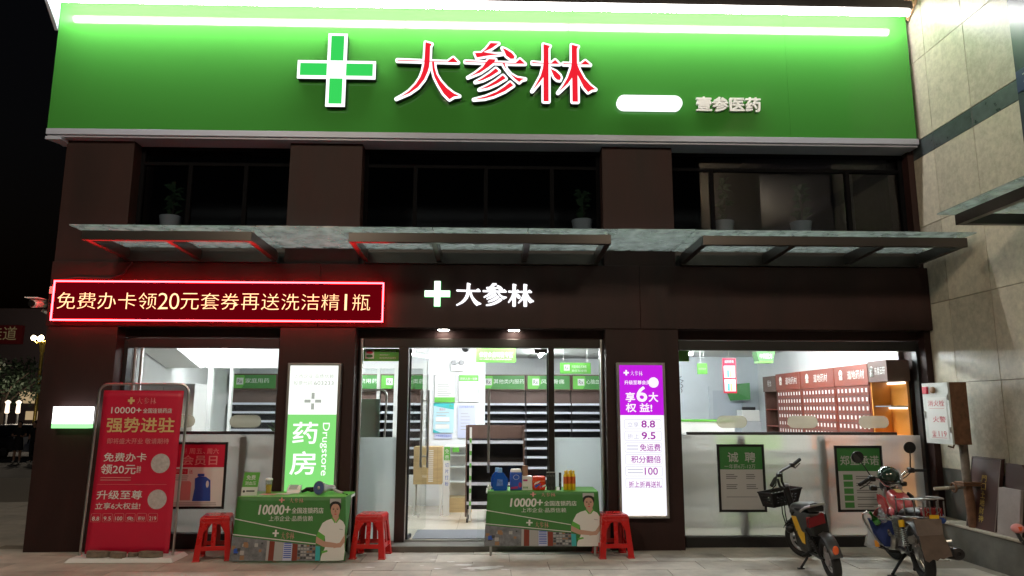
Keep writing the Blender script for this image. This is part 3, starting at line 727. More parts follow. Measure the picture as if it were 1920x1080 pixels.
mb.add(vs, [(j*(nx+1)+i, j*(nx+1)+i+1, (j+1)*(nx+1)+i+1, (j+1)*(nx+1)+i) for j in range(nz) for i in range(nx)]); sheet = mb.build('banner_sheet', 'print_red', t, smooth=True)
sheet.modifiers.new('thick', 'SOLIDIFY').thickness = .003
u = lambda a: bx0+.03+(bx1-bx0-.06)*a; v = lambda b: .06+1.75*b; D = -.006
def bl(s, a0, a1, b0, b1, mat, bold=0): return lettering(s, u(a0), u(a1), v(b0), v(b1), D, mat, sheet, fn=fn, bold=bold)
mb = MB().flat(cross_pts(u(.36), v(.935), .038, .013), D, fn); mb.build('logo_cross', 'print_gold', sheet); mb = MB(); brand_flat(mb, u(.42), u(.68), v(.91), v(.96), D, fn); mb.build('logo_lettering', 'print_pink', sheet)
bl('10000+', .12, .50, .855, .895, 'print_white', .012).data.transform(Matrix.Identity(4)); bl('全国连锁药店', .52, .88, .857, .888, 'print_white', .008); bl('强势进驻', .08, .93, .735, .83, 'print_gold', .02); bl('即将盛大开业 敬请期待', .11, .88, .665, .70, 'print_pink')
bl('免费办卡', .09, .62, .555, .61, 'print_white', .012); bl('领20元', .07, .50, .478, .54, 'print_white', .014); bl('套券', .51, .565, .485, .53, 'print_white')
bl('升级至尊', .06, .61, .325, .38, 'print_white', .012); bl('立享6大权益!', .06, .60, .265, .305, 'print_white', .010)
for q in (.545, .325): MB().flat(ellipse(u(.80), v(q), .105, .105, 24), D, fn).build('round_patch', 'disc_grey', sheet)
for i, s in enumerate(('8.8', '9.5', '100', '免', '积分', '219')):
    c = .08+.137*i; MB().tube([fn(a, b, D) for a, b in rrect(u(c-.055), u(c+.06), v(.19), v(.24), .012, 3)], .0018, 4, closed=True).build('icon_outline', 'print_pink', sheet); bl(s, c-.04, c+.045, .198, .222, 'print_white', .008)
mb = MB()
for q in (.455, .44): mb.box(0, 0, 0, 0, 0, 0) if False else mb.flat([(u(.08), v(q)), (u(.45), v(q)), (u(.45), v(q)+.008), (u(.08), v(q)+.008)], D, fn)
mb.flat([(u(.05), v(.415)), (u(.90), v(.415)), (u(.90), v(.4165)), (u(.05), v(.4165))], D, fn); mb.build('small_print', 'print_pink', sheet)
# stones that weigh the base down
def stone(x, y, w, d, h, rz, lab, mat='carton_brown'):
    rr = random.Random(int(x*1000)); mb = MB(); n = 9
    P = [(w/2*rr.uniform(.8, 1.05)*math.cos(2*math.pi*i/n), d/2*rr.uniform(.75, 1.1)*math.sin(2*math.pi*i/n)) for i in range(n)]
    mb.T = Matrix.Translation((x, y, .046)) @ Matrix.Rotation(rz, 4, 'Z') @ Matrix.Rotation(.04, 4, 'Y')
    mb.prism(P, .004, h, lambda a, b, q: (a, b, q)); tag(mb.build('weight_stone', M('rock', (.20, .16, .12), .85, vary=.4, scale=12, bump=.6).name, bevel=.006), lab, 'stone', 'stones weighing down the banner base')
stone(-4.19, -.52, .25, .12, .055, .1, 'flat stone at the left end of the red banner stand base'); stone(-3.98, -.54, .20, .11, .050, -.2, 'middle flat stone on the red banner stand base')
stone(-3.84, -.50, .12, .09, .035, .4, 'smallest thin stone on the red banner stand base'); stone(-3.64, -.52, .27, .13, .05, .05, 'largest flat stone at the right end of the red banner stand base')

# ---- two folding promotion tables with printed cloth fronts
def promo_table(label, loc, rz, w, h, hang, bulge):
    t = thing('promotion_table', label, 'table', loc, rz, 'promotion tables before the shop', world=False)
    dp = .52
    MB().box(0, w, 0, dp, h-.02, h).build('table_top', 'print_green_light', t, bevel=.004, local=True)
    MB().box(0, w, .0, dp, h-.045, h-.021).build('top_frame', 'white_paint', t, local=True)
    for x in (.04, w-.04):
        for y in (.04, dp-.04): MB().tube([(x, y, 0), (x, y, h-.04)], .014, 8).build('leg', 'steel', t, smooth=True, local=True)
    for x in (.04, w-.04): MB().tube([(x, .04, .2), (x, dp-.04, .2)], .01, 6).build('stretcher', 'steel', t, local=True)
    def fn(a, b, d):       # cloth surface: a across 0..1, b up 0..1
        z = hang+(h-hang)*b
        y = -.004-bulge*(1-b)**1.5*(.6+.4*math.sin(2.5*a+.6))-.0015*math.sin(9*a+3*b)+d
        return ((a-.0)*w*(1+.05*(1-b))-.03*(1-b), y, z)
    nx, nz = 20, 14; mb = MB()
    mb.add([fn(i/nx, j/nz, 0) for j in range(nz+1) for i in range(nx+1)], [(j*(nx+1)+i, j*(nx+1)+i+1, (j+1)*(nx+1)+i+1, (j+1)*(nx+1)+i) for j in range(nz) for i in range(nx)])
    cl = mb.build('cloth_front', 'print_green', t, smooth=True, local=True); cl.modifiers.new('thick', 'SOLIDIFY').thickness = .002
    # side flap
    MB().add([(w+.001, 0, h), (w+.001, .30, h), (w+.001, .22, h-.26), (w+.012, -.01, hang+.06)], [(0, 1, 2, 3)]).build('cloth_side', 'print_green', t, local=True)
    U = lambda x: (x-55)/1120; V = lambda y: (975-y)/620; D = -.006
    def tx(s, a0, a1, b0, b1, mat='print_white', bold=0, slant=0): return lettering(s, U(a0), U(a1), V(b1), V(b0), D, mat, cl, fn=fn, bold=bold, slant=slant)
    def poly(P, mat, name, d=D): return MB().flat([(U(a), V(b)) for a, b in P], d, fn).build(name, mat, cl)
    # strip of shop photographs along the bottom, then the white bands above it
    def grid(a0, a1, b0f, b1, mat, name, d):
        n = max(2, int((a1-a0)/40)); mb = MB()
        mb.add([fn(U(a0+(a1-a0)*i/n), V(b0f(a0+(a1-a0)*i/n)+(b1-b0f(a0+(a1-a0)*i/n))*j/5), d) for j in range(6) for i in range(n+1)], [(j*(n+1)+i, j*(n+1)+i+1, (j+1)*(n+1)+i+1, (j+1)*(n+1)+i) for j in range(5) for i in range(n)])
        mb.build(name, mat, cl)
    l2 = lambda x: 715+(x-50)*90/835
    grid(52, 930, lambda x: l2(x)+22, 972, M('photo_grey', (.17, .18, .20), .5, vary=.5, scale=16).name, 'photo_strip', D)
    for a0, a1, m in ((405, 428, 'print_grey'), (430, 480, 'redwood'), (482, 565, 'print_grey'), (568, 655, 'print_lilac'), (660, 708, 'redwood'), (885, 930, 'print_teal')): grid(a0, a1, lambda x: l2(x)+26, 968, m, 'photo_detail', D-.0015)
    mb = MB(); rr = random.Random(4)
    for r0 in range(5):
        for c in range(6): x = 712+c*29; y = 818+r0*29; mb.flat([(U(x), V(y)), (U(x+24), V(y)), (U(x+24), V(y+18)), (U(x), V(y+18))], D-.0015, fn, rr.choice((0, 1, 2)))
    for k2 in range(14): x = 60+rr.random()*320; y = 780+rr.random()*160; q = 14+rr.random()*30; mb.flat([(U(x), V(y)), (U(x+q), V(y)), (U(x+q), V(y+q)), (U(x), V(y+q))], D-.0012-.0001*k2, fn, rr.choice((0, 1, 2, 3)))
    for k2 in range(8): y = 800+k2*19; mb.flat([(U(575), V(y)), (U(648), V(y)), (U(648), V(y+9)), (U(575), V(y+9))], D-.0025, fn, 3)
    mb.build('photo_shelves', ['print_grey', 'print_dark', 'carton_brown', 'print_blue'], cl)['kind'] = 'stuff'
    for f2 in (lambda x: 565+(x-55)*160/830, l2):
        mb = MB()
        for k2 in range(10): x0_, x1_ = 55+k2*83, 55+(k2+1)*83; mb.flat([(U(x0_), V(f2(x0_))), (U(x1_), V(f2(x1_))), (U(x1_), V(f2(x1_)+9)), (U(x0_), V(f2(x0_)+9))], D-.0005, fn)
        mb.build('band_line', 'print_white', cl)
    tx('10000+', 285, 610, 432, 530, bold=.02, slant=.05); tx('全国连锁药店', 625, 950, 460, 517, bold=.008); tx('上市企业·品质信赖', 400, 845, 540, 592)
    mb = MB().flat([(U(a), V(b)) for a, b in ((472, 675), (490, 675), (490, 700), (512, 700), (512, 716), (490, 716), (490, 742), (472, 742), (472, 716), (450, 716), (450, 700), (472, 700))], D, fn); mb.build('logo_cross', 'print_white', cl)
    mb = MB(); brand_flat(mb, U(530), U(672), V(770), V(690), D, fn); mb.build('logo_lettering', 'print_pink', cl)
    mb = MB(); brand_flat(mb, U(590), U(745), V(418), V(362), D, fn); mb.flat([(U(a), V(b)) for a, b in ((508, 362), (524, 362), (524, 380), (545, 380), (545, 392), (524, 392), (524, 412), (508, 412), (508, 392), (487, 392), (487, 380), (508, 380))], D, fn); mb.build('logo_lettering', 'print_pink', cl)
    # printed figure of a shop assistant
    n_ = 'printed_figure'
    poly([(1030, 570), (985, 585), (945, 610), (905, 690), (972, 735), (978, 800), (975, 850), (940, 930), (935, 972), (1100, 972), (1160, 966), (1170, 880), (1165, 740), (1172, 640), (1150, 595), (1110, 570)], 'print_white', n_, D-.0008)
    poly([(905, 690), (888, 738), (965, 785), (974, 735)], 'print_teal' if False else 'print_green_light', n_, D-.0014)
    poly([(888, 738), (884, 800), (960, 838), (1060, 846), (1130, 846), (1140, 815), (1060, 800), (965, 785)], 'skin', n_, D-.0016); poly([(1172, 720), (1172, 790), (1135, 840), (1060, 852), (1065, 812), (1120, 800)], 'skin', n_, D-.002)
    poly(ellipse(1072, 452, 58, 60), 'hair', n_, D-.0010); poly([(1046, 520), (1104, 520), (1108, 580), (1078, 606), (1042, 580)], 'skin', n_, D-.0016)
    poly([(1030, 560), (1048, 556), (1078, 606), (1066, 612)], 'print_green_light', n_, D-.0022); poly([(1108, 556), (1122, 562), (1086, 612), (1078, 606)], 'print_green_light', n_, D-.0022)
    poly(ellipse(1072, 486, 47, 66), 'skin', n_, D-.0024); poly([(1016, 372), (1128, 372), (1130, 418), (1100, 402), (1072, 398), (1044, 402), (1014, 424)], 'print_grey', n_, D-.0030)
    poly([(1026, 440), (1040, 410), (1072, 400), (1104, 410), (1120, 440), (1098, 428), (1072, 424), (1046, 428)], 'hair', n_, D-.0032)
    for ex in (1052, 1093): poly(ellipse(ex, 478, 10, 4, 8), 'hair', n_, D-.0032); poly(ellipse(ex, 466, 13, 2.5, 8), 'hair', n_, D-.0032)
    poly(ellipse(1073, 524, 14, 5, 8), 'print_red', n_, D-.0032); poly([(1070, 480), (1076, 480), (1082, 508), (1064, 508)], 'carton_brown', n_, D-.0031)
    poly([(945, 880), (1000, 868), (1004, 885), (948, 902)], 'print_green_light', n_, D-.0016); poly([(1115, 665), (1150, 672), (1150, 680), (1115, 673)], 'print_grey', n_, D-.0016)
    return t
TL = promo_table('green cloth promotion table with a megaphone, before the glowing drugstore lightbox', (-2.735, -.585, 0), RAD(-.6), 1.16, .675, .02, .045)
TR = promo_table('green cloth promotion table stacked with detergent and bottles, right of the door', (-.045, -.32, 0), RAD(-1.2), 1.245, .70, .11, .01)

# ---- red plastic stools
def make_stool():
    t = thing('plastic_stool', '', 'stool', (0, 0, 0), 0, 'red plastic stools', world=False)
    H = .462; a, b = .148, .198
    MB().taper((-.157, .157, -.157, .157), (-.152, .152, -.152, .152), H-.055, H-.012).taper((-.152, .152, -.152, .152), (-.130, .130, -.130, .130), H-.0119, H).build('seat', 'red_plastic', t, bevel=.012, local=True)
    def at(sx, sy, z): s_ = b+(a-b)*(z/H)**1.1-.004; return (sx*s_, sy*s_, z)
    for sx in (-1, 1):
        for sy in (-1, 1):
            mb = MB()
            prof = []
            for k2 in range(7):
                z = (H-.03)*k2/6; w = .052+.016*(1-k2/6) if k2 < 5 else .062+.03*(k2-4)
                x, y, _ = at(sx, sy, z); prof += [(x, y, z), (x-sx*w, y, z), (x-sx*w, y-sy*.012, z), (x-sx*.014, y-sy*.014, z), (x-sx*.012, y-sy*w, z), (x, y-sy*w, z)]
            fs = [(k2*6+j, k2*6+(j+1) % 6, (k2+1)*6+(j+1) % 6, (k2+1)*6+j) for k2 in range(6) for j in range(6)]
            mb.add(prof, fs+[(0, 1, 2, 3, 4, 5)]); x, y, _ = at(sx, sy, 0); mb.box(min(x, x-sx*.066)-.006, max(x, x-sx*.066)+.006, min(y, y-sy*.066)-.006, max(y, y-sy*.066)+.006, 0, .012)
            mb.build('leg', 'red_plastic', t, bevel=.003, local=True)
    for i in range(4):
        mb = MB(); mb.T = Matrix.Rotation(math.pi/2*i, 4, 'Z'); z0, z1 = .11, .155; s0 = b+(a-b)*(z0/H)**1.1-.006; s1 = b+(a-b)*(z1/H)**1.1-.006
        mb.add([(-s0, -s0, z0), (s0, -s0, z0), (s1, -s1, z1), (-s1, -s1, z1), (-s0, -s0+.012, z0), (s0, -s0+.012, z0), (s1, -s1+.012, z1), (-s1, -s1+.012, z1)], [(0, 1, 2, 3), (5, 4, 7, 6), (0, 4, 5, 1), (3, 2, 6, 7)])
        # arched apron under the seat with two slots' rib between the legs
        s2 = b+(a-b)*((H-.04)/H)**1.1-.004; P = [(-s2, H-.03), (s2, H-.03), (s2, H-.10)]+[(s2*.72*math.cos(q), H-.16+.085*math.sin(q)) for q in [RAD(18*j) for j in range(11)]]+[(-s2, H-.10)]
        mb.prism(P, -s2-.004, -s2+.006, FRONT); mb.prism([(-.022, .15), (.022, .15), (.022, H-.06), (-.022, H-.06)], 0, 1, lambda p, q, d: (p, -(b+(a-b)*(q/H)**1.1)+.008+.008*d, q))
        mb.build('side_apron', 'red_plastic', t, bevel=.002, local=True)
    return t
st = make_stool(); st.location = (-3.02, -.36, 0); st.rotation_euler = (0, 0, RAD(12)); st['label'] = 'red plastic stool between the banner stand and the left promotion table'
for loc, rz, lab in (((-1.335, -.27, 0), -4, 'red plastic stool left of the open glass door'), ((1.36, -.28, 0), 6, 'red plastic stool half hidden behind the right promotion table')):
    c = copy_tree(st); c.location = loc; c.rotation_euler = (0, 0, RAD(rz)); c['label'] = lab

# ---- things on the left table (top at z .675)
zt = .676
t = thing('table_card', 'small green and white standing card on the left end of the left table', 'sign card', (-2.66, -.45, zt))
fn = lambda a, b, d: (a, -.49+.10*b+d, zt+b)
mb = MB().flat([(-2.73, .09), (-2.56, .09), (-2.545, .245), (-2.715, .245)], 0, fn); o = mb.build('green_face', 'print_green_light', t)
MB().flat([(-2.735, .0), (-2.565, .0), (-2.56, .088), (-2.73, .088)], 0, fn).build('white_face', 'print_white', t)
MB().flat([(-2.735, .0), (-2.565, .0), (-2.545, .245), (-2.715, .245)], .004, fn).build('backing', 'print_white', t)
lettering('免费', -2.69, -2.59, .165, .215, -.002, 'print_white', t, fn=fn, bold=.012); lettering('测血压', -2.70, -2.58, .11, .15, -.002, 'print_white', t, fn=fn, bold=.006)
mb = MB(); mb.flat(ellipse(-2.705, .044, .013, .013), -.002, fn); mb.flat([(-2.68, .04), (-2.59, .04), (-2.59, .055), (-2.68, .055)], -.002, fn); mb.build('small_print', 'print_dark', t)
t = thing('plastic_cup', 'clear cup of yellow drink with a white lid beside the green card', 'cup', (-2.50, -.28, zt))
MB().lathe([(.030, 0), (.037, .145)], (-2.50, -.28, zt), n=18).build('cup_wall', 'clear_plastic', t, smooth=True); MB().lathe([(.028, .003), (.033, .095)], (-2.50, -.28, zt), n=18).build('drink', 'juice', t, smooth=True); MB().lathe([(.041, .145), (.041, .158), (.03, .166)], (-2.50, -.28, zt), n=18).build('lid', 'white_plastic', t, smooth=True)
t = thing('blood_pressure_monitor', 'white blood pressure monitor with a grey screen on the left table', 'monitor', (-2.22, -.25, zt))
MB().prism([(0, 0), (.12, 0), (.12, .085), (.02, .045)], -2.285, -2.15, lambda a, b, d: (d, -.33+a, zt+b)).build('housing', 'white_plastic', t, bevel=.01); MB().add([(-2.27, -.311, zt+.052), (-2.18, -.311, zt+.052), (-2.18, -.225, zt+.088), (-2.27, -.225, zt+.088)], [(0, 1, 2, 3)]).build('screen', 'grey_plastic', t)
mb = MB(); mb.T = Matrix.Translation((-2.03, -.22, zt)); rr = random.Random(2)
mb.tube([(-.11, -.02, .015), (-.05, .02, .03), (0, -.015, .022), (.06, .02, .035), (.12, .0, .03), (.15, -.03, .018), (.08, -.04, .02), (.02, .03, .045), (-.06, .0, .045), (-.1, .02, .02)], .016, 6)
tag(mb.build('arm_cuff', 'black_rubber', smooth=True), 'crumpled black pressure cuff lying beside the white monitor', 'cuff')
mb = MB(); mb.add([(-2.56, -.44, zt+.003), (-2.38, -.46, zt+.003), (-2.36, -.34, zt+.003), (-2.54, -.33, zt+.003)], [(0, 1, 2, 3)]); tag(mb.build('paper_sheet', 'print_pink'), 'printed paper slip lying flat in front of the cup', 'paper')
mb = MB(); mb.add([(-2.42, -.40, zt+.006), (-2.24, -.44, zt+.006), (-2.20, -.36, zt+.006), (-2.38, -.31, zt+.006)], [(0, 1, 2, 3)]); tag(mb.build('paper_sheet', 'print_white'), 'white paper slip lying before the blood pressure monitor', 'paper')
t = thing('megaphone', 'grey and blue handheld megaphone lying on the left table', 'megaphone', (-1.83, -.30, zt))
c = Vector((-1.90, -.44, zt+.075)); ax = Vector((-.42, -.88, .10)).normalized()
MB().lathe([(.074, .0), (.076, .006), (.060, -.05), (.044, -.10), (.036, -.16), (.034, -.26), (.02, -.27)], c, ax, 24).build('horn', 'grey_plastic', t, smooth=True)
MB().lathe([(.068, .002), (.03, -.03)], c+ax*.007, ax, 24).build('horn_mouth', M('mega_blue', (.10, .14, .33), .35).name, t, smooth=True); MB().ell(c-ax*.0, (.022, .022, .022)).build('cone_tip', 'grey_plastic', t, smooth=True)
MB().tube([c-ax*.20, c-ax*.21+Vector((.10, -.02, -.045)), c-ax*.21+Vector((.14, -.03, -.052))], .018, 8).build('grip', 'grey_plastic', t, smooth=True)
MB().tube([c-ax*.26, c-ax*.22+Vector((.16, -.06, -.06)), c-ax*.12+Vector((.26, -.10, -.067)), c+Vector((.31, -.02, -.067))], .008, 6).build('strap', 'black_rubber', t, smooth=True)

# ---- goods on the right table (top at z .70)
zt = .702
def jug(x, y, lab, sc=1.0):
    t = thing('detergent_jug', lab, 'jug', (x, y, zt), group='blue detergent jugs')
    P = [(-.065, 0), (.075, 0), (.085, .02), (.085, .12), (.06, .17), (.03, .195), (-.03, .195), (-.06, .16), (-.075, .11), (-.075, .02)]
    MB().prism([(x+a*sc, zt+b*sc) for a, b in P], y-.035, y+.035).build('jug_body', 'soap_blue', t, bevel=.014)
    MB().tube([(x+.06*sc, y, zt+.15*sc), (x+.085*sc, y, zt+.12*sc), (x+.082*sc, y, zt+.06*sc)], .012, 8).build('handle', 'soap_blue', t, smooth=True)
    MB().lathe([(.026, .19*sc), (.026, .24*sc), (.02, .246*sc)], (x, y, zt), n=14).build('cap', 'soap_cap', t, smooth=True)
    MB().flat([(x-.04, zt+.05), (x+.035, zt+.05), (x+.03, zt+.12), (x-.03, zt+.125)], y-.0365).build('label_print', M('soap_print', (.10, .20, .52), .4, vary=.6, scale=30).name, t)
jug(.095, -.22, 'front blue detergent jug with pale blue cap at the left end of the right table'); jug(.065, -.10, 'blue detergent jug standing behind the front jug', .98)
t = thing('tissue_pack', 'dark blue tissue pack with a white top on the right table', 'tissue pack', (.275, -.2, zt))
MB().box(.21, .345, -.24, -.14, zt, zt+.20).build('pack_body', 'print_blue', t, bevel=.012); MB().taper((.212, .343, -.238, -.142), (.222, .333, -.22, -.16), zt+.198, zt+.235).build('white_top', 'print_white', t, bevel=.008)
MB().tube([(a, -.2425, b) for a, b in ellipse(.28, zt+.145, .032, .026, 20)], .003, 5, closed=True).build('ring_print', 'print_lilac', t); mb = MB().flat(ellipse(.325, zt+.06, .02, .03, 8), -.2424); mb.flat([(.22, zt+.015), (.30, zt+.02), (.30, zt+.045), (.22, zt+.035)], -.2424); mb.build('flower_print', M('magenta', (.4, .03, .14), .5).name, t)
t = thing('carton', 'small white carton on the right table', 'carton', (.40, -.18, zt)); MB().box(.35, .46, -.23, -.12, zt, zt+.155).build('box_body', 'print_white', t, bevel=.003); MB().box(.36, .41, -.232, -.2305, zt+.10, zt+.12).build('label_print', M('magenta').name, t)
mb = MB()
for q in range(4): mb.box(.362+q*.014, .370+q*.014, -.232, -.2305, zt+.02, zt+.04)
mb.build('dot_print', 'print_green', t)
tag(MB().lathe([(.029, 0), (.032, .11), (.033, .115), (.026, .112)], (.385, -.18, zt+.156), n=18).build('paper_cup', M('kraft', (.32, .19, .12), .6).name, smooth=True), 'brown paper cup standing on the white carton', 'cup')
t = thing('wrapped_pack', 'orange and red shiny wrapped pack on the right table', 'pack', (.54, -.2, zt))
mb = MB(); nx, nz = 8, 7; rr = random.Random(8)
for (y, s) in ((-.255, -1), (-.14, 1)): pass
MB().box(.465, .615, -.255, -.15, zt, zt+.155).build('pack_body', 'foil_red', t, bevel=.02)
mb = MB()
for k2 in range(9):
    a = .475+rr.random()*.10; b = zt+.02+rr.random()*.06; mb.flat([(a, b), (a+.05*rr.random()+.01, b+.02), (a+.04, b+.035), (a+.005, b+.02)], -.2565-.0003*k2, mi=k2 % 2)
mb.build('wrap_print', ['print_white', 'print_blue'], t); MB().flat([(.47, zt+.085), (.61, zt+.10), (.61, zt+.115), (.47, zt+.105)], -.257).build('band_print', 'bottle_label', t)
for i, x in enumerate((.648, .682, .716)):
    t = thing('foil_pouch', ('left', 'middle', 'right')[i]+' upright dark foil pouch of the three between the red pack and yellow bottles', 'pouch', (x, -.17, zt), group='dark foil pouches')
    MB().add([(x-.017, -.21, zt), (x+.017, -.21, zt), (x+.017, -.15, zt), (x-.017, -.15, zt), (x-.0165, -.182, zt+.19), (x+.0165, -.182, zt+.19), (x+.0165, -.178, zt+.19), (x-.0165, -.178, zt+.19)], [(0, 3, 2, 1), (4, 5, 6, 7), (0, 1, 5, 4), (1, 2, 6, 5), (2, 3, 7, 6), (3, 0, 4, 7)]).build('pouch_body', 'foil_dark', t, bevel=.004)
    box('top_seal', x-.0165, x+.0165, -.1825, -.1775, zt+.191, zt+.20, 'grey_plastic', t)
tag(MB().box(.775, .80, -.2, -.14, zt, zt+.19).build('slim_box', 'foil_dark', bevel=.003), 'slim dark upright box left of the yellow bottles', 'box')
tag(MB().add([(.735, -.27, zt+.003), (.77, -.28, zt+.003), (.775, -.235, zt+.035), (.742, -.225, zt+.035)], [(0, 1, 2, 3)]).build('price_card', 'print_white'), 'tiny white card leaning in front of the dark pouches', 'card')
for i, (x, y) in enumerate(((.845, -.20), (.893, -.20), (.941, -.19), (.868, -.14), (.918, -.13))):
    t = thing('soap_bottle', ('yellow bottle with orange label, front left of the bottle cluster', 'yellow bottle with orange label, front middle of the cluster', 'yellow bottle with orange label, front right of the cluster', 'yellow bottle half hidden behind the front left bottle', 'yellow bottle half hidden behind the front right bottle')[i], 'bottle', (x, y, zt), group='yellow washing liquid bottles')
    MB().lathe([(.020, 0), (.023, .005), (.023, .155), (.018, .172), (.011, .182), (.011, .188)], (x, y, zt), n=16).build('bottle_body', 'bottle_yellow', t, smooth=True)
    MB().lathe([(.0236, .07), (.0236, .148)], (x, y, zt), n=16).build('bottle_label', 'bottle_label', t, smooth=True); MB().lathe([(.013, .185), (.013, .212), (.008, .216)], (x, y, zt), n=12).build('cap', 'bottle_yellow', t, smooth=True)
mb = MB().tube([(-.02, -.27, zt+.01), (-.04, -.29, zt+.05), (-.03, -.26, zt+.07), (.0, -.24, zt+.03), (-.05, -.25, zt+.02), (-.055, -.30, zt-.02)], .011, 6); tag(mb.build('crumpled_tape', 'print_white', smooth=True), 'crumpled white tape on the left corner of the right table', 'tape')

# ================================================================== two-wheelers
def wheel(parent, c, axle, R, r, spokes=10, rimmat='steel', hub=.035, name='wheel'):
    w = MB().torus(c, axle, R-r, r, 36, 10).build(name, 'black_rubber', parent, smooth=True)
    a = Vector(axle).normalized(); c = Vector(c); e1 = a.orthogonal().normalized(); e2 = a.cross(e1)
    MB().torus(c, axle, R-2*r-.004, .011, 32, 6, w=1.6).build('rim', rimmat, w, smooth=True)
    MB().lathe([(hub, -.04), (hub, .04)], c, a, 16).build('hub', rimmat, w, smooth=True)
    m = MB()
    for i in range(spokes):
        q = 2*math.pi*i/spokes; d = e1*math.cos(q)+e2*math.sin(q); d2 = e1*math.cos(q+.35)+e2*math.sin(q+.35)
        m.tube([c+d2*hub*.8+a*(.03 if i % 2 else -.03), c+d*(R-2*r)], .0028 if spokes > 8 else .009, 5)
    m.build('spokes', rimmat, w); return w
def strap(c, ax, R, w, a0, a1, mat, name, parent, th=.006, n=14, ref=None):
    """curved mudguard: arc strip of width w round axle ax at c, angles measured from ref (radians)"""
    c = Vector(c); a = Vector(ax).normalized(); e2 = Vector((0, 0, 1))-a*a.z; e2.normalize(); e1 = e2.cross(a)   # e1 points forward-ish
    m = MB(); vs = []
    K = [-1, -.8, 0, .8, 1]
    for i in range(n+1):
        q = a0+(a1-a0)*i/n; d = e1*math.cos(q)+e2*math.sin(q)
        for k in K: vs.append(c+d*(R-.022*k*k)+a*(w/2*k))
    fs = [(i*5+j, i*5+j+1, (i+1)*5+j+1, (i+1)*5+j) for i in range(n) for j in range(4)]
    o = m.add(vs, fs).build(name, mat, parent, smooth=True); o.modifiers.new('thick', 'SOLIDIFY').thickness = th; return o

t = thing('electric_scooter', 'black and yellow electric scooter with a front basket on its stand', 'scooter', (3.3, -1.0, 0))
hv = Vector((.13, 1.12, 0)).normalized(); lean = RAD(9)
axl = Vector((hv.y*math.cos(lean), -hv.x*math.cos(lean), math.sin(lean)*1.0)); axl.normalize()      # rear axle, tipped by the lean
cr_ = Vector((3.245, -1.55, .205)); wheel(t, cr_, axl, .205, .042, 6, 'grey_plastic', .06, 'rear_wheel')
st_ = RAD(36); fa = Matrix.Rotation(st_, 3, 'Z') @ axl; cf = Vector((3.44, -.43, .20)); wheel(t, cf, fa, .20, .036, 6, 'grey_plastic', .05, 'front_wheel')
o = strap(cr_, axl, .245, .105, RAD(60), RAD(168), 'fender_grey', 'rear_mudguard', t)
MB().ell((3.200, -1.775, .325), (.030, .014, .042), 12, 8).build('rear_reflector', 'reflector', t, smooth=True)
strap(cf, fa, .225, .075, RAD(30), RAD(150), 'black_plastic', 'front_mudguard', t)
# frame: deck, battery box, seat tube, swing arm
MB().tube([(3.33, -.56, .47), (3.31, -.72, .26), (3.26, -.95, .20), (3.25, -1.2, .21)], [.035, .04, .045, .04], 10).build('main_frame', 'black_plastic', t, smooth=True)
MB().taper((3.16, 3.34, -1.30, -.98), (3.13, 3.30, -1.34, -1.0), .22, .56).build('battery_box', 'black_plastic', t, bevel=.02)
MB().taper((3.12, 3.29, -1.50, -1.22), (3.085, 3.265, -1.50, -1.10), .40, .62).build('tail_housing', 'black_plastic', t, bevel=.02)
for s in (-1, 1): MB().tube([cr_+axl*.06*s, Vector((3.25, -1.2, .22))+axl*.06*s], .014, 6).build('swing_arm', 'black_metal', t)
for s in (-1, 1):
    p0 = cr_+axl*.075*s+Vector((0, .03, .02)); p1 = Vector((3.19, -1.36, .46))+axl*.085*s
    m = MB().tube([p0, p1], .012, 8)
    for k in range(7): m.torus(p0.lerp(p1, .25+.085*k), (p1-p0), .022, .005, 12, 6)
    m.build('shock_absorber', 'black_metal', t, smooth=True)
# seat: long saddle with rounded nose
sec = [(3.185, -.90, .60, .045), (3.185, -.98, .635, .075), (3.185, -1.12, .655, .092), (3.175, -1.28, .672, .10), (3.165, -1.42, .690, .098), (3.16, -1.50, .685, .075)]
m = MB(); vs = []
for x, y, z, w in sec: vs += [(x-w, y, z-.055), (x-w*1.02, y, z-.015), (x-w*.75, y, z+.022), (x, y, z+.034), (x+w*.75, y, z+.028), (x+w*1.02, y, z-.005), (x+w, y, z-.045)]
fs = [(i*7+j, i*7+j+1, (i+1)*7+j+1, (i+1)*7+j) for i in range(5) for j in range(6)]+[(i*7+6, i*7, (i+1)*7, (i+1)*7+6) for i in range(5)]+[tuple(range(7)), tuple(range(41, 34, -1))]
o = m.add(vs, fs).build('seat', 'seat_vinyl', t, smooth=True, angle=60); sb = o.modifiers.new('sub', 'SUBSURF'); sb.levels = 1; sb.render_levels = 2
MB().tube([(3.06, -1.36, .62), (3.055, -1.50, .675), (3.085, -1.545, .69), (3.20, -1.545, .715), (3.235, -1.52, .71), (3.245, -1.36, .66)], .012, 8).build('grab_rail', 'steel', t, smooth=True)
MB().prism([(3.066, .573), (3.212, .618), (3.224, .54), (3.072, .495)], -1.53, -1.49).build('tail_lamp', 'tail_red', t, bevel=.008)
m = MB(); P = [(3.120, -1.00, .52), (3.128, -1.20, .535), (3.138, -1.24, .40), (3.150, -1.22, .29), (3.152, -1.15, .295), (3.145, -1.05, .38)]
m.add(P+[(a+.03, b, c) for a, b, c in P], [(0, 1, 2, 3, 4, 5), (11, 10, 9, 8, 7, 6)]+[(i, (i+1) % 6, (i+1) % 6+6, i+6) for i in range(6)]).build('side_panel', 'yellow_paint', t, bevel=.008)
m = MB(); P = [(3.33, -1.00, .52), (3.325, -1.20, .535), (3.335, -1.24, .40), (3.345, -1.22, .29), (3.345, -1.15, .295), (3.34, -1.05, .38)]
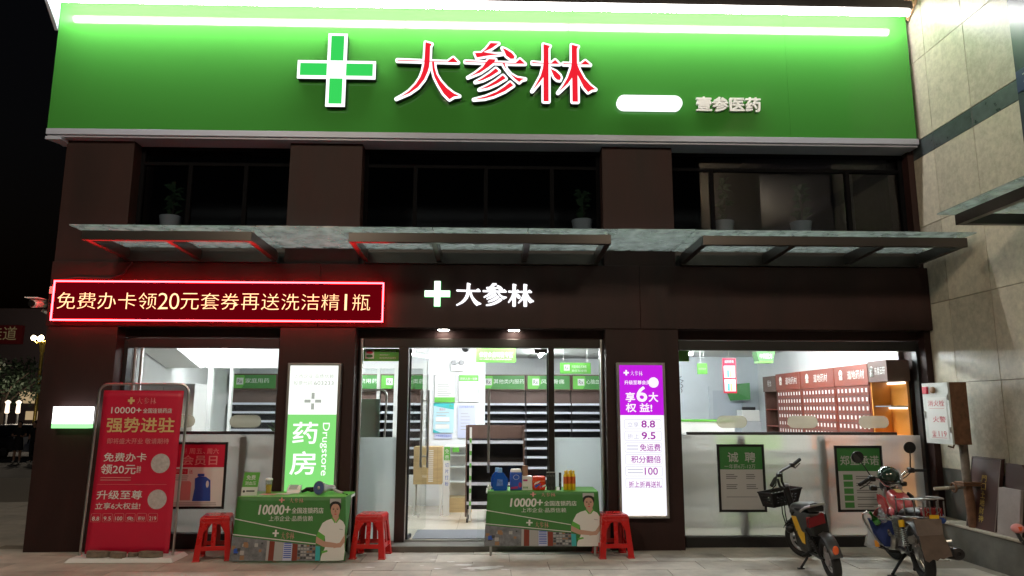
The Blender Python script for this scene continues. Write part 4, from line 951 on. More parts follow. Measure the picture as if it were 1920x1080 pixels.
m.add(P+[(a-.03, b, c) for a, b, c in P], [(5, 4, 3, 2, 1, 0), (6, 7, 8, 9, 10, 11)]+[(i, (i+1) % 6, (i+1) % 6+6, i+6) for i in range(6)]).build('side_panel', 'yellow_paint', t, bevel=.008)
# steering: column, risers, bar, grips, levers
MB().tube([(3.205, -.67, .79), (3.265, -.62, .63), (3.335, -.55, .46)], [.034, .036, .034], 12).build('steering_column', 'black_plastic', t, smooth=True)
fk = MB()
for s in (-1, 1): fk.tube([Vector((3.335, -.55, .45))+fa*.055*s, cf+fa*.055*s], .014, 8)
fk.build('fork', 'black_metal', t, smooth=True)
MB().tube([(3.204, -.66, .775), (3.175, -.655, .84), (3.168, -.67, .945)], .014, 8).build('riser', 'black_metal', t, smooth=True); MB().tube([(3.175, -.70, .765), (3.12, -.72, .80), (3.085, -.775, .87)], .014, 8).build('riser', 'black_metal', t, smooth=True)
bar = MB().tube([(3.03, -.82, .87), (3.075, -.79, .915), (3.13, -.73, .945), (3.19, -.68, .966), (3.33, -.56, 1.003), (3.40, -.51, 1.03)], .013, 10).build('handlebar', 'black_metal', t, smooth=True)
MB().tube([(3.045, -.81, .885), (2.982, -.85, .813)], .020, 10).build('grip', 'black_rubber', bar, smooth=True); MB().tube([(3.355, -.545, 1.01), (3.468, -.46, 1.06)], .020, 10).build('grip', 'black_rubber', bar, smooth=True)
MB().tube([(3.05, -.82, .885), (3.02, -.87, .82), (2.965, -.88, .772)], .007, 6).build('brake_lever', 'black_metal', bar, smooth=True); MB().tube([(3.33, -.57, .995), (3.37, -.56, .975), (3.45, -.50, 1.02)], .007, 6).build('brake_lever', 'black_metal', bar, smooth=True)
MB().box(3.06, 3.11, -.84, -.79, .90, .94).build('switch_box', 'black_plastic', bar, bevel=.008); MB().box(3.31, 3.36, -.59, -.54, .985, 1.03).build('switch_box', 'black_plastic', bar, bevel=.008)
MB().lathe([(.03, 0), (.032, .02), (.02, .03)], (3.225, -.655, .79), n=14).build('dial', 'grey_plastic', t, smooth=True)
# basket: perforated tub turned with the bar
bk = MB(); A = Vector((3.067, -.62, .70)); Bq = Vector((3.500, -.40, .745)); dv = (Bq-A); nrm = Vector((-dv.y, dv.x, 0)).normalized(); dpt = .20
def bpt(a, d, z): # a 0..1 along the bar, d 0..1 forward, z 0..1 up; tapers to the bottom
    k = .80+.20*z; base = A+dv*(.5+(a-.5)*k); return base+nrm*dpt*(.5+(d-.5)*k)-Vector((0, 0, .15*(1-z)))
def wall(c0, c1):
    n, mrow = 8, 5; th = .05
    for i in range(n):
        for j in range(mrow):
            u0, u1, z0, z1 = i/n, (i+1)/n, j/mrow, (j+1)/mrow
            f = lambda u_, z_: bpt(c0[0]+(c1[0]-c0[0])*u_, c0[1]+(c1[1]-c0[1])*u_, z_)
            if 1 <= j <= 3 and i not in (0, n-1):
                du, dz = (u1-u0)*.22, (z1-z0)*.22
                O = [f(u0, z0), f(u1, z0), f(u1, z1), f(u0, z1)]; I = [f(u0+du, z0+dz), f(u1-du, z0+dz), f(u1-du, z1-dz), f(u0+du, z1-dz)]
                bk.add(O+I, [(0, 1, 5, 4), (1, 2, 6, 5), (2, 3, 7, 6), (3, 0, 4, 7)])
            else: bk.add([f(u0, z0), f(u1, z0), f(u1, z1), f(u0, z1)], [(0, 1, 2, 3)])
wall((0, 0), (1, 0)); wall((1, 0), (1, 1)); wall((1, 1), (0, 1)); wall((0, 1), (0, 0)); bk.add([bpt(0, 0, 0), bpt(1, 0, 0), bpt(1, 1, 0), bpt(0, 1, 0)], [(0, 1, 2, 3)])
o = bk.build('basket', 'black_plastic', t); o.modifiers.new('thick', 'SOLIDIFY').thickness = .006
MB().tube([bpt(0, 0, 1), bpt(1, 0, 1), bpt(1, 1, 1), bpt(0, 1, 1)], .008, 6, closed=True).build('basket_rim', 'black_plastic', o)
for k in range(2): MB().tube([(3.17+.03*k, -.62, .62), (3.16+.03*k, -.66, .50), (3.20+.02*k, -.62, .40), (3.28, -.57, .36)], .006, 6).build('brake_cable', 'black_rubber', t, smooth=True)
MB().tube([(3.265, -1.05, .20), (3.24, -1.03, .11), (3.185, -1.0, .012)], .012, 8).build('kick_stand', 'black_metal', t, smooth=True); MB().box(3.15, 3.215, -1.02, -.985, .002, .012).build('stand_foot', 'black_metal', t)
MB().tube([(3.19, -1.20, .19), (3.12, -1.20, .17)], .016, 8).build('footpeg', 'black_rubber', t); MB().tube([(3.30, -1.20, .22), (3.42, -1.22, .23)], .016, 8).build('footpeg', 'black_rubber', t)
MB().ell((3.25, -.62, .34), (.05, .05, .05), 10, 8).build('horn', 'black_plastic', t, smooth=True)

# ---- red motorcycle
t = thing('motorcycle', 'worn red motorcycle with chrome rack and leg guard on its side stand', 'motorcycle', (4.2, -1.1, 0))
hv = Vector((.27, 1.12, 0)).normalized(); lean = RAD(8); axl = Vector((hv.y*math.cos(lean), -hv.x*math.cos(lean), math.sin(lean))).normalized()
cr_ = Vector((4.115, -1.58, .265)); cf = Vector((4.40, -.56, .27)); fa = Matrix.Rotation(RAD(14), 3, 'Z') @ axl
wheel(t, cr_, axl, .265, .048, 18, 'steel', .06, 'rear_wheel'); wheel(t, cf, fa, .27, .042, 18, 'steel', .055, 'front_wheel')
strap(cr_, axl, .30, .13, RAD(50), RAD(150), 'black_plastic', 'rear_mudguard', t); strap(cf, fa, .30, .11, RAD(20), RAD(150), 'moto_red', 'front_mudguard', t)
# engine and frame
MB().tube([(4.33, -.82, .70), (4.30, -.86, .40), (4.24, -1.0, .20), (4.17, -1.3, .19), (4.12, -1.45, .26)], .02, 8).build('cradle_frame', 'black_metal', t, smooth=True)
MB().tube([(4.31, -.85, .68), (4.22, -1.15, .60), (4.14, -1.5, .60), (4.11, -1.72, .58)], .022, 8).build('top_frame', 'black_metal', t, smooth=True)
e = MB()
for i in range(8): e.box(4.165, 4.335, -1.11, -.97, .335+.024*i, .347+.024*i)
e.box(4.185, 4.315, -1.09, -.99, .32, .53).build('cylinder_fins', 'engine_metal', t)
MB().box(4.14, 4.34, -1.30, -.98, .19, .33).build('crankcase', 'engine_metal', t, bevel=.03); MB().lathe([(.085, 0), (.09, .012), (.07, .04), (.03, .045)], (4.14, -1.06, .265), (-1, .2, .1), 20).build('clutch_cover', 'engine_metal', t, smooth=True)
MB().lathe([(.07, 0), (.075, .012), (.05, .03)], (4.135, -1.24, .265), (-1, .2, .1), 20).build('generator_cover', 'steel', t, smooth=True)
MB().box(4.13, 4.20, -1.62, -1.28, .245, .32).build('chain_case', 'engine_metal', t, bevel=.02)
MB().ell((4.12, -1.42, .40), (.03, .10, .085), 14, 10).build('side_cover', 'engine_metal', t, smooth=True)
MB().tube([(4.17, -.95, .46), (4.10, -1.0, .50), (4.08, -1.05, .42), (4.09, -1.1, .34)], .022, 10).build('intake_pipe', 'chrome', t, smooth=True)
for s in (-1, 1):
    p0 = cr_+axl*.10*s+Vector((0, .04, .02)); p1 = Vector((4.115, -1.47, .58))+axl*.10*s; m = MB().tube([p0, p1], .014, 8)
    sh = m.build('shock_absorber', 'chrome', t, smooth=True); m = MB()
    for k in range(9): m.torus(p0.lerp(p1, .16+.06*k), (p1-p0), .024, .006, 14, 6)
    m.build('spring', 'chrome', sh, smooth=True); MB().tube([p0.lerp(p1, .72), p0.lerp(p1, .94)], .028, 10).build('reservoir', 'yellow_paint', sh, smooth=True)
    MB().tube([cr_+axl*.085*s, Vector((4.17, -1.28, .27))+axl*.085*s], .016, 8).build('swing_arm', 'black_metal', t)
# fuel tank: lofted teardrop
sec = [(4.275, -.84, .70, .045, .05), (4.262, -.90, .715, .085, .075), (4.245, -1.0, .70, .112, .092), (4.225, -1.1, .675, .115, .09), (4.205, -1.2, .645, .10, .075), (4.19, -1.28, .625, .07, .05), (4.185, -1.32, .615, .035, .03)]
m = MB(); vs = []; n = 14
for x, y, z, w, h in sec:
    for j in range(n):
        q = 2*math.pi*j/n; cx = math.cos(q); cz = math.sin(q); vs.append((x+w*math.copysign(abs(cx)**.75, cx), y, z+h*(math.copysign(abs(cz)**.8, cz))))
m.add(vs, [(i*n+j, i*n+(j+1) % n, (i+1)*n+(j+1) % n, (i+1)*n+j) for i in range(6) for j in range(n)]+[tuple(range(n-1, -1, -1)), tuple(range(6*n, 7*n))])
tk = m.build('fuel_tank', 'moto_red', t, smooth=True, angle=70); sb = tk.modifiers.new('sub', 'SUBSURF'); sb.levels = 1; sb.render_levels = 2
MB().lathe([(.034, 0), (.034, .012), (.02, .02)], (4.258, -.94, .785), (0, -.2, 1), 16).build('filler_cap', 'chrome', tk, smooth=True)
MB().add([(4.20, -1.02, .798), (4.27, -1.02, .798), (4.265, -1.09, .770), (4.20, -1.09, .770)], [(0, 1, 2, 3)]).build('tank_badge', 'print_gold', tk)
m = MB(); P = [(4.075, -.93, .73), (4.095, -1.0, .70), (4.11, -1.03, .60), (4.115, -1.0, .545), (4.105, -.95, .57), (4.085, -.91, .66)]
m.add(P+[(a+.025, b, c) for a, b, c in P], [(0, 1, 2, 3, 4, 5), (11, 10, 9, 8, 7, 6)]+[(i, (i+1) % 6, (i+1) % 6+6, i+6) for i in range(6)]).build('side_fairing', 'moto_red', t, bevel=.008)
m = MB(); P = [(4.42, -.93, .76), (4.43, -1.0, .73), (4.43, -1.03, .63), (4.42, -1.0, .575), (4.41, -.95, .60), (4.41, -.91, .69)]
m.add(P+[(a-.025, b, c) for a, b, c in P], [(5, 4, 3, 2, 1, 0), (6, 7, 8, 9, 10, 11)]+[(i, (i+1) % 6, (i+1) % 6+6, i+6) for i in range(6)]).build('side_fairing', 'black_plastic', t, bevel=.008)
# saddle, tail, rack
sec = [(4.185, -1.24, .60, .07), (4.175, -1.32, .635, .10), (4.165, -1.45, .655, .115), (4.16, -1.58, .665, .11), (4.155, -1.68, .66, .085)]
m = MB(); vs = []
for x, y, z, w in sec: vs += [(x-w, y, z-.06), (x-w*1.02, y, z-.02), (x-w*.7, y, z+.012), (x, y, z+.02), (x+w*.7, y, z+.016), (x+w*1.02, y, z-.01), (x+w, y, z-.05)]
fs = [(i*7+j, i*7+j+1, (i+1)*7+j+1, (i+1)*7+j) for i in range(4) for j in range(6)]+[(i*7+6, i*7, (i+1)*7, (i+1)*7+6) for i in range(4)]+[tuple(range(7)), tuple(range(34, 27, -1))]
o = m.add(vs, fs).build('seat', 'seat_vinyl', t, smooth=True, angle=60); sb = o.modifiers.new('sub', 'SUBSURF'); sb.levels = 1; sb.render_levels = 2
m = MB(); r = .0085
for zz, lo in ((.765, 0), (.60, 1)):
    m.tube([(4.055, -1.30, zz-.035-.0*lo), (4.05, -1.45, zz-.02), (4.055, -1.62, zz), (4.075, -1.74, zz+.012), (4.27, -1.76, zz+.022), (4.30, -1.62, zz+.02), (4.31, -1.40, zz)], r, 6)
for p in ((4.055, -1.32), (4.052, -1.47), (4.058, -1.63), (4.078, -1.745), (4.14, -1.75), (4.205, -1.755), (4.27, -1.76), (4.30, -1.62), (4.31, -1.42)): m.tube([(p[0], p[1], .60), (p[0], p[1], .765+.0*p[0])], r*.8, 6)
for k in range(4): m.tube([(4.10+.05*k, -1.38, .745), (4.115+.045*k, -1.75, .782)], r*.8, 6)
m.build('luggage_rack', 'old_chrome', t, smooth=True)
tl = MB().box(4.085, 4.265, -1.745, -1.66, .615, .70).build('tail_lamp', 'tail_red', t, bevel=.012)
for x in (4.125, 4.215):
    for z in (.64, .685): MB().torus((x, -1.748, z), (0, 1, 0), .022, .0035, 16, 6).build('lamp_ring', 'chrome', tl, smooth=True)
box('sticker', 4.095, 4.185, -1.808, -1.803, .612, .645, 'yellow_paint', t)
MB().prism([(3.955, .605), (4.205, .605), (4.165, .478), (3.93, .472)], 0, .014, lambda a, b, d: (a, -1.80-.6*(.605-b)+d, b)).build('plate_board', 'mud_brown', t, bevel=.004)
P = [(a-.085, b) for a, b in ((4.022, .475), (4.245, .482), (4.275, .40), (4.29, .30), (4.24, .292), (4.20, .275), (4.17, .283), (4.14, .262), (4.10, .275), (4.06, .25), (4.03, .265), (4.02, .36))]
m = MB().prism(P, 0, .008, lambda a, b, d: (a, -1.885-.25*(.475-b)+d, b)); fl_ = m.build('mud_flap', 'mud_brown', t)
MB().tube([(4.30, -1.05, .23), (4.34, -1.25, .22), (4.37, -1.45, .25)], .022, 10).build('exhaust_pipe', 'steel', t, smooth=True); MB().lathe([(.03, 0), (.05, .06), (.058, .1), (.058, .44), (.05, .46), (.022, .465), (.02, .45)], (4.375, -1.42, .255), (-.16, -1, .12), 18).build('muffler', 'black_metal', t, smooth=True)
for sx, x0_, x1_ in ((-1, 4.13, 4.00), (1, 4.33, 4.45)): MB().tube([(x0_, -1.2, .20), (x1_, -1.2, .212)], .016, 8).build('footpeg', 'black_rubber', t)
MB().tube([(4.36, -1.55, .36), (4.43, -1.57, .375)], .014, 8).build('passenger_peg', 'steel', t, smooth=True)
MB().tube([(4.16, -1.22, .18), (4.05, -1.28, .10), (3.945, -1.35, .02)], .014, 8).build('side_stand', 'black_metal', t, smooth=True); MB().box(3.90, 3.975, -1.375, -1.335, .002, .014).build('stand_foot', 'black_metal', t)
MB().tube([(4.20, -1.28, .18), (4.25, -1.22, .06), (4.255, -1.2, .03)], .016, 8).build('centre_stand', 'black_metal', t, smooth=True)
# front end
for s in (-1, 1): MB().tube([cf+fa*.085*s, Vector((4.30, -.83, .80))+fa*.085*s], .019, 10).build('fork_tube', 'steel', t, smooth=True)
hb = MB().tube([(3.99, -.95, .893), (4.06, -.93, .905), (4.124, -.90, .889), (4.19, -.88, .825), (4.26, -.85, .806), (4.36, -.82, .822), (4.405, -.805, .865), (4.43, -.80, .915), (4.49, -.775, .95), (4.56, -.75, .965)], .0125, 10).build('handlebar', 'chrome', t, smooth=True)
MB().tube([(3.99, -.95, .893), (3.858, -1.0, .838)], .019, 10).build('grip', 'black_rubber', hb, smooth=True); MB().tube([(4.57, -.75, .965), (4.74, -.72, .962)], .016, 10).build('grip', 'black_rubber', hb, smooth=True)
MB().box(3.99, 4.05, -.985, -.92, .87, .925).build('switch_box', 'black_plastic', hb, bevel=.01); MB().box(4.53, 4.59, -.785, -.72, .94, .995).build('switch_box', 'black_plastic', hb, bevel=.01)
MB().tube([(4.01, -.97, .885), (3.93, -1.02, .84), (3.845, -1.03, .80)], .006, 6).build('clutch_lever', 'black_metal', hb, smooth=True); MB().tube([(4.57, -.76, .96), (4.50, -.76, .90), (4.40, -.80, .86)], .006, 6).build('brake_cable', 'black_rubber', hb, smooth=True)
for p0, c, nm in (((4.019, -.95, .91), (3.885, -.95, 1.118), 0), ((4.559, -.75, .985), (4.572, -.75, 1.208), 1)):
    ms = MB().tube([p0, Vector(p0).lerp(Vector(c), .5)+Vector((.004, 0, 0)), c], .006, 6).build('mirror', 'black_metal', t, smooth=True)
    MB().lathe([(.02, .028), (.055, .022), (.064, .006), (.064, -.004)], c, (.1, 1, .1), 22).build('mirror_shell', 'black_plastic', ms, smooth=True)
    MB().lathe([(.059, 0), (.059, .002)], Vector(c)+Vector((0, -.0085, 0)), (.1 if nm else -.25, 1, -.25 if not nm else .15), 22).build('mirror_glass', 'car_glass' if not nm else 'black_plastic', ms, smooth=True)
MB().ell((4.33, -.68, .80), (.085, .075, .085), 18, 12).build('headlamp', 'black_plastic', t, smooth=True)
MB().lathe([(.045, 0), (.048, .03), (.04, .04)], (4.25, -.80, .86), (0, -.5, .87), 16).build('speedometer', 'black_plastic', t, smooth=True)
for x, y, z in ((4.075, -.86, .79), (4.435, -.80, .83)): 
    MB().tube([(4.25, -.80, .80), (x, y, z)], .006, 6).build('signal_stem', 'black_metal', t); MB().box(x-.035, x+.035, y-.03, y+.03, z-.025, z+.025).build('turn_signal', 'black_plastic', t, bevel=.012)
# leg guard with its blue cloth panel
lg = MB().tube([(4.10, -1.0, .52), (3.98, -1.05, .515), (3.885, -1.05, .575), (3.845, -1.05, .55), (3.85, -1.05, .49), (3.94, -1.05, .34), (4.01, -1.05, .255), (4.08, -1.04, .222), (4.17, -1.0, .215)], .011, 8).build('leg_guard', 'steel', t, smooth=True)
m = MB().prism([(3.905, .50), (4.11, .49), (4.15, .24), (4.03, .245), (3.95, .36)], -1.085, -1.045).build('cloth_panel', 'blue_cloth', lg, bevel=.01); MB().tube([(3.90, -1.09, .502), (3.98, -1.10, .512), (4.06, -1.10, .506), (4.115, -1.08, .492)], .008, 6).build('panel_hem', 'print_grey', lg, smooth=True)
# things carried on the motorcycle
t = thing('crash_helmet', 'dark green glossy helmet hanging on the red motorcycle handlebar', 'helmet', (4.255, -.80, .83))
Mx = Matrix.Rotation(.3, 3, 'X'); MB().ell((4.25, -.86, .925), (.108, .115, .095), 24, 16, Mx=Mx).build('shell', M('helmet_green', (.016, .035, .026), .12, coat=.6).name, t, smooth=True)
MB().tube([(4.315, -.955, .985), (4.325, -.985, .93), (4.335, -.97, .86)], .014, 6, flat=.5).build('strap', 'grey_plastic', t, smooth=True); MB().torus((4.25, -.875, .88), (0, -.3, 1), .105, .008, 24, 6).build('rim_trim', 'black_rubber', t, smooth=True)
t = thing('water_bottle', 'clear plastic bottle tucked into the motorcycle leg guard', 'bottle', (4.0, -1.02, .5)); ax = Vector((-.22, 0, 1)).normalized()
MB().lathe([(.028, 0), (.033, .01), (.033, .09), (.028, .12), (.012, .15), (.012, .162)], (4.022, -1.13, .48), ax, 16).build('bottle_body', 'clear_plastic', t, smooth=True); MB().lathe([(.015, .16), (.015, .175)], (4.022, -1.13, .48), ax, 12).build('cap', 'white_plastic', t)
t = thing('beer_bottle', 'green glass bottle tilted in the motorcycle leg guard', 'bottle', (3.93, -1.1, .46)); ax = Vector((-.55, 0, .83)).normalized()
MB().lathe([(.028, 0), (.030, .01), (.030, .07), (.013, .105), (.012, .145), (.014, .15)], (3.965, -1.125, .455), ax, 16).build('bottle_body', 'green_bottle', t, smooth=True); MB().lathe([(.0305, .015), (.0305, .06)], (3.965, -1.125, .455), ax, 16).build('paper_label', 'print_green', t, smooth=True)
t = thing('shopping_bag', 'crumpled white plastic bag with orange print hanging under the leg guard', 'bag', (3.95, -1.0, .22)); rr = random.Random(11)
m = MB(); n = 12; vs = []
for j, (w, z) in enumerate(((.012, .42), (.035, .37), (.062, .31), (.082, .26), (.080, .225), (.04, .208))):
    for i in range(n): q = 2*math.pi*i/n; k = rr.uniform(.82, 1.18); vs.append((3.955+w*k*math.cos(q), -.99+w*.6*k*math.sin(q), z+rr.uniform(-.008, .008)))
m.add(vs, [(j*n+i, j*n+(i+1) % n, (j+1)*n+(i+1) % n, (j+1)*n+i) for j in range(5) for i in range(n)]).build('bag_body', 'bag_plastic', t); MB().flat([(3.945, .29), (3.99, .285), (4.0, .225), (3.955, .222)], -1.045).build('orange_print', M('orange_print', (.75, .30, .03), .5).name, t)
tag(MB().ell((4.405, -1.5, .565), (.032, .032, .045), 12, 10).build('blue_cup', M('cup_blue', (.02, .07, .33), .3).name, smooth=True), 'small blue plastic cup at the right side of the motorcycle rack', 'cup')

# ---- pink scooter at the right edge: only its indicator and mirror arm are in view
t = thing('pink_scooter', 'pink scooter whose indicator lamp peeks in at the lower right edge', 'scooter', (5.0, -2.2, 0))
MB().ell((5.035, -1.65, .498), (.058, .06, .046), 16, 12).build('indicator', 'pink_plastic', t, smooth=True); MB().add([(5.002, -1.703, .522), (5.036, -1.711, .522), (5.030, -1.712, .488), (5.012, -1.708, .480)], [(0, 1, 2, 3)]).build('amber_lens', 'reflector', t)
MB().tube([(5.025, -1.65, .46), (5.035, -1.68, .40), (5.06, -1.74, .34), (5.06, -1.9, .32)], .018, 8).build('indicator_arm', 'black_plastic', t, smooth=True); MB().lathe([(.012, 0), (.012, .003)], (5.036, -1.70, .385), (0, -1, 0), 10).build('bolt', 'steel', t)
MB().ell((5.06, -2.05, .20), (.07, .30, .16), 18, 12).build('body_shell', 'pink_plastic', t, smooth=True); MB().taper((4.98, 5.13, -2.5, -2.0), (5.0, 5.11, -2.5, -2.0), .12, .22).build('footboard', 'black_plastic', t, bevel=.02)
wheel(t, (5.05, -1.92, .16), (1, 0, 0), .16, .04, 6, 'grey_plastic', .05, 'rear_wheel'); wheel(t, (5.05, -2.95, .16), (1, 0, 0), .16, .04, 6, 'grey_plastic', .05, 'front_wheel')
MB().tube([(5.05, -2.95, .16), (5.05, -2.85, .55), (5.05, -2.8, .75)], .025, 8).build('steering_column', 'pink_plastic', t, smooth=True); MB().tube([(4.78, -2.8, .80), (5.05, -2.8, .76), (5.14, -2.8, .78)], .014, 8).build('handlebar', 'black_metal', t, smooth=True); MB().tube([(5.05, -2.5, .17), (5.05, -2.9, .20)], .04, 8).build('front_frame', 'pink_plastic', t)
MB().ell((5.05, -2.2, .40), (.07, .2, .05), 14, 8).build('seat', 'seat_vinyl', t, smooth=True)

# ================================================================== hydrant cabinet, pipe, leaning slabs
t = thing('hydrant_cabinet', 'white and brown fire hydrant cabinet on the stone wall', 'cabinet', (5.06, -.66, 1.25))
x0, x1, y0, y1, z0, z1 = 4.965, 5.175, -.90, -.42, 1.245, 1.915
box('cabinet_body', x0+.022, x1, y0, y1, z0, z1, 'rust', t, bevel=.006); dr = box('door', x0, x0+.02, y0, y1, z0, z1, M('cabinet_white', (.62, .64, .62), .5, vary=.15, scale=6).name, t, bevel=.004)
SX = lambda a, b, d: (d, y1-a, b)                       # a runs along the door from its far edge
box('door_panel', x0-.004, x0-.001, y0+.05, y1-.07, z0+.05, z1-.16, 'print_white', dr)
lettering('消火栓', .10, .40, 1.655, 1.72, x0-.0055, 'print_red', dr, fn=SX); lettering('火警', .17, .40, 1.48, 1.545, x0-.0055, 'print_red', dr, fn=SX)
lettering('119', .25, .39, 1.325, 1.385, x0-.0055, 'print_red', dr, fn=SX); m = MB(); add_text(m, '☎', .13, .21, 1.32, 1.385, x0-.0055, SX); m.build('phone_mark', 'print_red', dr)
m = MB()
for z in (1.63, 1.31): m.box(x0-.0055, x0-.0045, y0+.09, y1-.12, z, z+.003)
m.build('thin_line', 'print_red', dr)
box('alarm_button', x0-.02, x0, y1-.12, y1-.03, 1.795, 1.875, 'print_red', t, bevel=.004); MB().lathe([(.032, 0), (.038, .008), (.034, .03), (.018, .038)], (x0, y1-.225, 1.835), (-1, 0, 0), 16).build('alarm_bell', 'carton_brown', t, smooth=True)
for z in (1.40, 1.75): MB().tube([(x0-.008, y0+.012, z-.03), (x0-.008, y0+.012, z+.03)], .008, 6).build('door_hinge', 'steel', t)
box('door_handle', x0-.015, x0, y1-.035, y1-.02, 1.52, 1.60, 'steel', t, bevel=.003)
t = thing('standpipe', 'rusty vertical water pipe with a valve under the hydrant cabinet', 'pipe', (5.22, -.70, .36))
MB().tube([(5.19, -.72, 1.24), (5.20, -.71, .84)], .044, 14).build('upper_pipe', 'rusty_pipe', t, smooth=True); MB().tube([(5.20, -.71, .80), (5.225, -.71, .362)], .047, 14).build('lower_pipe', 'rust', t, smooth=True)
MB().box(5.10, 5.34, -.80, -.64, .80, .818).box(5.10, 5.34, -.80, -.64, .824, .842).build('flange', 'rust', t, bevel=.003)
for x in (5.12, 5.31): MB().tube([(x, -.78, .785), (x, -.78, .865)], .012, 6).build('bolt', 'rusty_pipe', t)
MB().tube([(5.20, -.72, .79), (5.05, -.72, .78), (4.96, -.72, .775)], .016, 8).build('valve_stem', 'rusty_pipe', t, smooth=True); MB().torus((5.04, -.72, .78), (1, 0, .05), .045, .012, 16, 6).build('valve_ring', 'rust', t, smooth=True); MB().tube([(4.98, -.72, .776), (4.83, -.70, .765)], .018, 8).build('valve_handle', 'concrete_top', t, smooth=True)
MB().tube([(5.155, -.62, 1.24), (5.155, -.60, 1.20), (5.12, -.56, 1.215)], .01, 6).build('wire_end', 'rust', t, smooth=True)
def slab(lab, y0, y1, xb, xt, z0, h, th, mat, cut=0):
    t = thing('stone_slab', lab, 'slab', (xb, (y0+y1)/2, z0), group='stone slabs leaning on the ledge')
    P = [(y0, 0), (y1, 0), (y1, h), (y0+cut, h), (y0, h-cut)] if cut else [(y0, 0), (y1, 0), (y1, h), (y0, h)]
    fn = lambda a, b, d: (xb+(xt-xb)*b/h+d, a, z0+b); MB().prism(P, 0, th, fn).build('slab_body', mat, t, bevel=.004); return t, fn
t, fn = slab('brown polished slab with gold characters leaning on the ledge', -1.06, -.60, 5.215, 5.36, .364, .74, .035, 'slab_brown')
m = MB()
for i, c in enumerate('門口土地財神'):
    z = .52-i*.083; add_text(m, c, 0, .072, z-.035, z+.035, -.002, lambda a, b, d: fn(-.79-a, b, d))
m.build('lettering', 'gold', t); MB().tube([fn(-1.057, .005, -.002), fn(-1.057, .735, -.002), fn(-.603, .735, -.002), fn(-.603, .005, -.002)], .005, 4).build('pale_edge', 'slab_grey', t)
slab('small grey slab standing nearest the right edge', -1.42, -1.11, 5.20, 5.27, .364, .46, .03, 'slab_grey'); slab('dark brown cut cornered slab leaning behind the small grey slab', -1.42, -1.10, 5.30, 5.375, .364, .70, .03, 'slab_grey' if False else 'slab_brown', .10)
slab('black slab leaning against the wall behind the other slabs', -2.6, -1.45, 5.30, 5.39, .364, .62, .03, 'black_metal')
tag(MB().lathe([(.025, 0), (.032, .09), (.028, .092)], (5.27, -.80, .364), n=14).build('plastic_cup', 'white_plastic', smooth=True), 'white plastic cup on the ledge between the pipe and the brown slab', 'cup')

# ================================================================== inside the shop
def ceiling_lamp(x, y, L, ax, lab):
    t = thing('ceiling_lamp', lab, 'ceiling lamp', (x, y, 2.6), group='shop ceiling lamps')
    d = (L/2, .03) if ax == 'x' else (.03, L/2)
    box('lamp_tray', x-d[0]-.01, x+d[0]+.01, y-d[1]-.01, y+d[1]+.01, 2.615, 2.645, 'white_paint', t)
    a = (x-d[0], y, 2.597) if ax == 'x' else (x, y-d[1], 2.597); b = (x+d[0], y, 2.597) if ax == 'x' else (x, y+d[1], 2.597)
    MB().tube([a, b], .022, 8).build('lamp_tube', 'tube_in', t, smooth=True)
ceiling_lamp(-4.42, 3.0, 1.2, 'y', 'long ceiling tube lamp seen through the left shop window'); ceiling_lamp(-3.0, 1.6, 1.2, 'x', 'ceiling tube lamp just inside the left shop window'); ceiling_lamp(-2.6, 4.8, 1.2, 'x', 'ceiling tube lamp behind the white glazed partition')
ceiling_lamp(0.1, 2.0, 1.2, 'x', 'ceiling tube lamp over the entrance behind the green hanging sign'); ceiling_lamp(.9, 4.4, 1.2, 'y', 'ceiling tube lamp before the rear medicine shelves'); ceiling_lamp(1.15, 1.9, 1.2, 'y', 'ceiling tube lamp behind the right door sidelight')
ceiling_lamp(3.95, 2.3, 1.2, 'y', 'bright ceiling tube lamp behind the right shop window'); ceiling_lamp(3.0, 4.2, 1.2, 'x', 'ceiling tube lamp at the back of the right room')

for i, x in enumerate((-.6, .5, 2.9, 3.9, 4.7)): ceiling_lamp(x, .95, .9, 'x', ('first', 'second', 'third', 'fourth', 'fifth', 'sixth')[i]+' from the left of the unseen ceiling tubes added behind the shopfront header')  # unseen tubes added to brighten the front of the shop and the frosted films

# white glazed partition and the white pier with notices
t = thing('glazed_partition', 'white framed glass partition inside the left half of the shop', 'partition', (-2.9, 3.4, .07))
box('top_beam', -4.72, -1.08, 3.36, 3.46, 2.27, 2.36, 'white_paint', t); box('bottom_panel', -4.72, -1.08, 3.38, 3.44, .07, .55, 'white_paint', t)
for x, w in ((-4.64, .075), (-4.30, .04), (-3.44, .04), (-2.72, .04), (-1.885, .045), (-1.596, .06), (-1.12, .06)): box('mullion', x-w/2*1.0, x+w/2, 3.37, 3.45, .55, 2.27, 'white_paint', t)
box('glass_pane', -4.6, -1.12, 3.405, 3.413, .55, 2.27, 'glass', t)
box('upper_panel', -4.72, -1.08, 3.39, 3.43, 2.36, 2.64, 'white_wall', t)
t = thing('notice_pier', 'white interior pier covered with notices behind the entrance', 'pier', (-.6, 3.5, .07)); box('pier_body', -1.075, -.12, 3.40, 3.75, .07, 2.66, 'white_wall', t)
